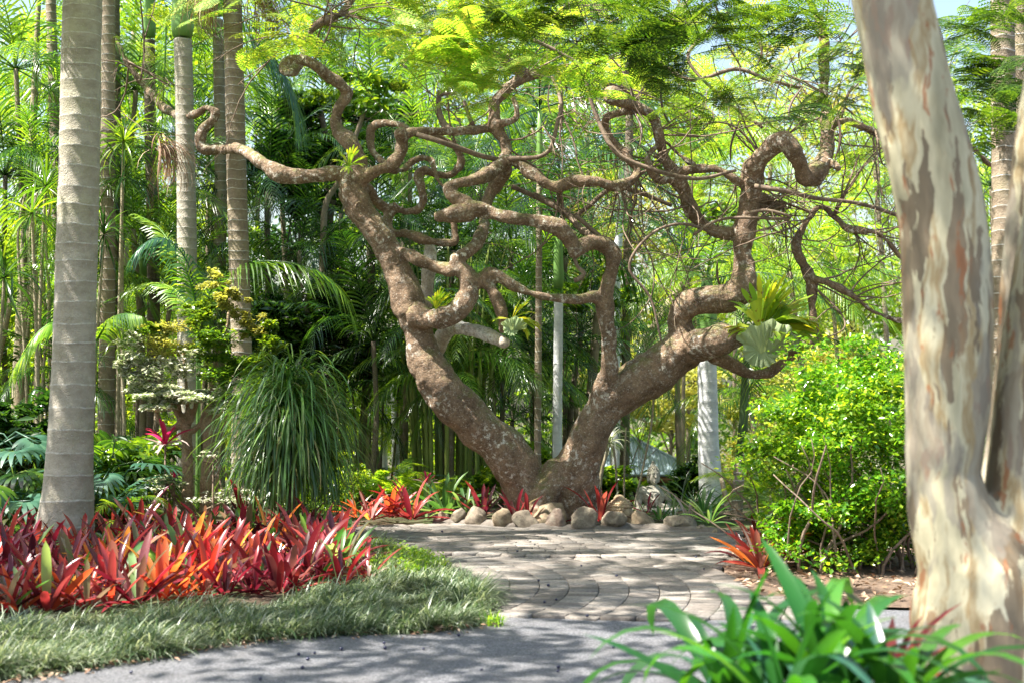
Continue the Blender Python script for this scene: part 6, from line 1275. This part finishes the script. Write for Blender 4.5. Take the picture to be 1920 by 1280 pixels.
def staghorn(label, px, py, D, sc, fr, shield=True):
    shs = .86 if sc > 1 else .75
    c = at(px, py, D); t = thing('staghorn_fern', c, label, 'fern', 'staghorn ferns growing on the gnarled tree')
    for (az, el, k, s) in fr: part('frond', ant[k], t, (0, -.02, 0), (rnd.gauss(0, .25), -R(el), R(az)), s * sc)
    if shield:
        for (dx, dz0, Rr_, a0, a1, cup, s) in [(-.01, -.20, .30, 45, 150, .30, 1), (.03, -.20, .34, 8, 100, .42, 2), (-.03, -.16, .17, 100, 300, .22, 3), (.0, -.18, .15, 230, 380, .2, 4)]:
            V = []; F_ = []; nr, na = 9, 44
            for i_ in range(nr + 1):
                f = i_ / nr
                for j_ in range(na + 1):
                    u = j_ / na; a = R(a0 + (a1 - a0) * u); rr_ = Rr_ * shs * f * (1 + .05 * math.sin(13 * a + s) * f)
                    V.append(((dx + rr_ * math.cos(a)) * sc, (-.13 - cup * Rr_ * math.sin(u * math.pi) * (f - f * f * .55) * 1.6 + (.022 * math.sin(u * 34 + s) * f ** 3) + .006 * math.sin(u * 70) * f) * sc, (dz0 + rr_ * math.sin(a)) * sc))
            for i_ in range(nr):
                for j_ in range(na): k_ = i_ * (na + 1) + j_; F_.append([k_, k_ + 1, k_ + na + 2, k_ + na + 1])
            part('shield_frond', MB().add(V, [np.array(F_)]).mesh('shield', G['shield']), t)
    return t
staghorn('large staghorn fern with pale shield and yellow-green antler fronds on the cut right limb', 1425, 622, 14.25, 1.15,
         [(-60, 80, 0, .95), (-20, 74, 0, 1.0), (-95, 86, 0, .9), (10, 66, 0, 1.0), (30, 62, 1, .95), (170, 70, 1, .8), (185, 28, 2, .6), (0, 30, 2, 1.05), (-15, 18, 2, 1.05), (15, 22, 1, 1.15), (-30, 35, 2, .95), (-50, 10, 1, .8), (200, 15, 1, .7), (5, 5, 2, .9), (60, 55, 0, .8), (-8, 44, 0, 1.0)])
staghorn('small staghorn fern with cream shield on the hanging middle limb', 960, 600, 14.15, .55, [(-10, 60, 0, 1), (20, 40, 1, 1), (-20, 15, 2, 1.0), (10, 5, 1, 1.2), (170, 20, 1, .9), (0, 78, 0, .8), (-5, -20, 2, .9)])
staghorn('young fern tuft in the left crotch of the gnarled tree', 655, 312, 14.35, .42, [(-60, 70, 0, 1), (0, 40, 0, 1), (180, 40, 1, 1), (180, 65, 0, .9), (-90, -10, 1, .9), (-20, 20, 1, 1)], False)
t = staghorn('upright fern tuft growing from the left stem where it forks', 818, 582, 14.3, .45, [(-60, 80, 0, 1), (0, 62, 0, 1), (180, 70, 1, .8), (-90, 70, 1, .9), (20, 45, 1, .9)], False)

# ------------------------------------------------------------------ hanging thin stems by the stone figure
for k, (pl, lb) in enumerate([([(1158, 940, 2), (1155, 880, 2), (1150, 835, 2)], 'thin cane left of the carved head'), ([(1190, 945, 2), (1205, 880, 2), (1222, 790, 2), (1226, 720, 1.5)], 'thin cane bending right beside the stone figure'), ([(1170, 930, 2), (1171, 860, 2), (1174, 800, 1.5)], 'thin straight cane behind the carved head')]):
    b_ = bare(lb, pl, 15.8, 'paletwig', 'cane', 'thin_cane'); b_['group'] = 'thin canes by the stone figure'

# ------------------------------------------------------------------ label check
seen = {}
for o in COL.objects:
    if o.parent is None and o.get('label'):
        if o['label'] in seen and o.get('group') != 'berries fallen on the path':
            s = o['label']; z_ = 2
            pairs = [', nearer one', ', farther one', ', smallest one', ', densest one']
            for sfx in pairs:
                if s + sfx not in seen: o['label'] = s + sfx; break
            print('dup', o['label'])
        seen[o['label']] = 1
print('objects', len(COL.objects), 'things', sum(1 for o in COL.objects if o.parent is None))
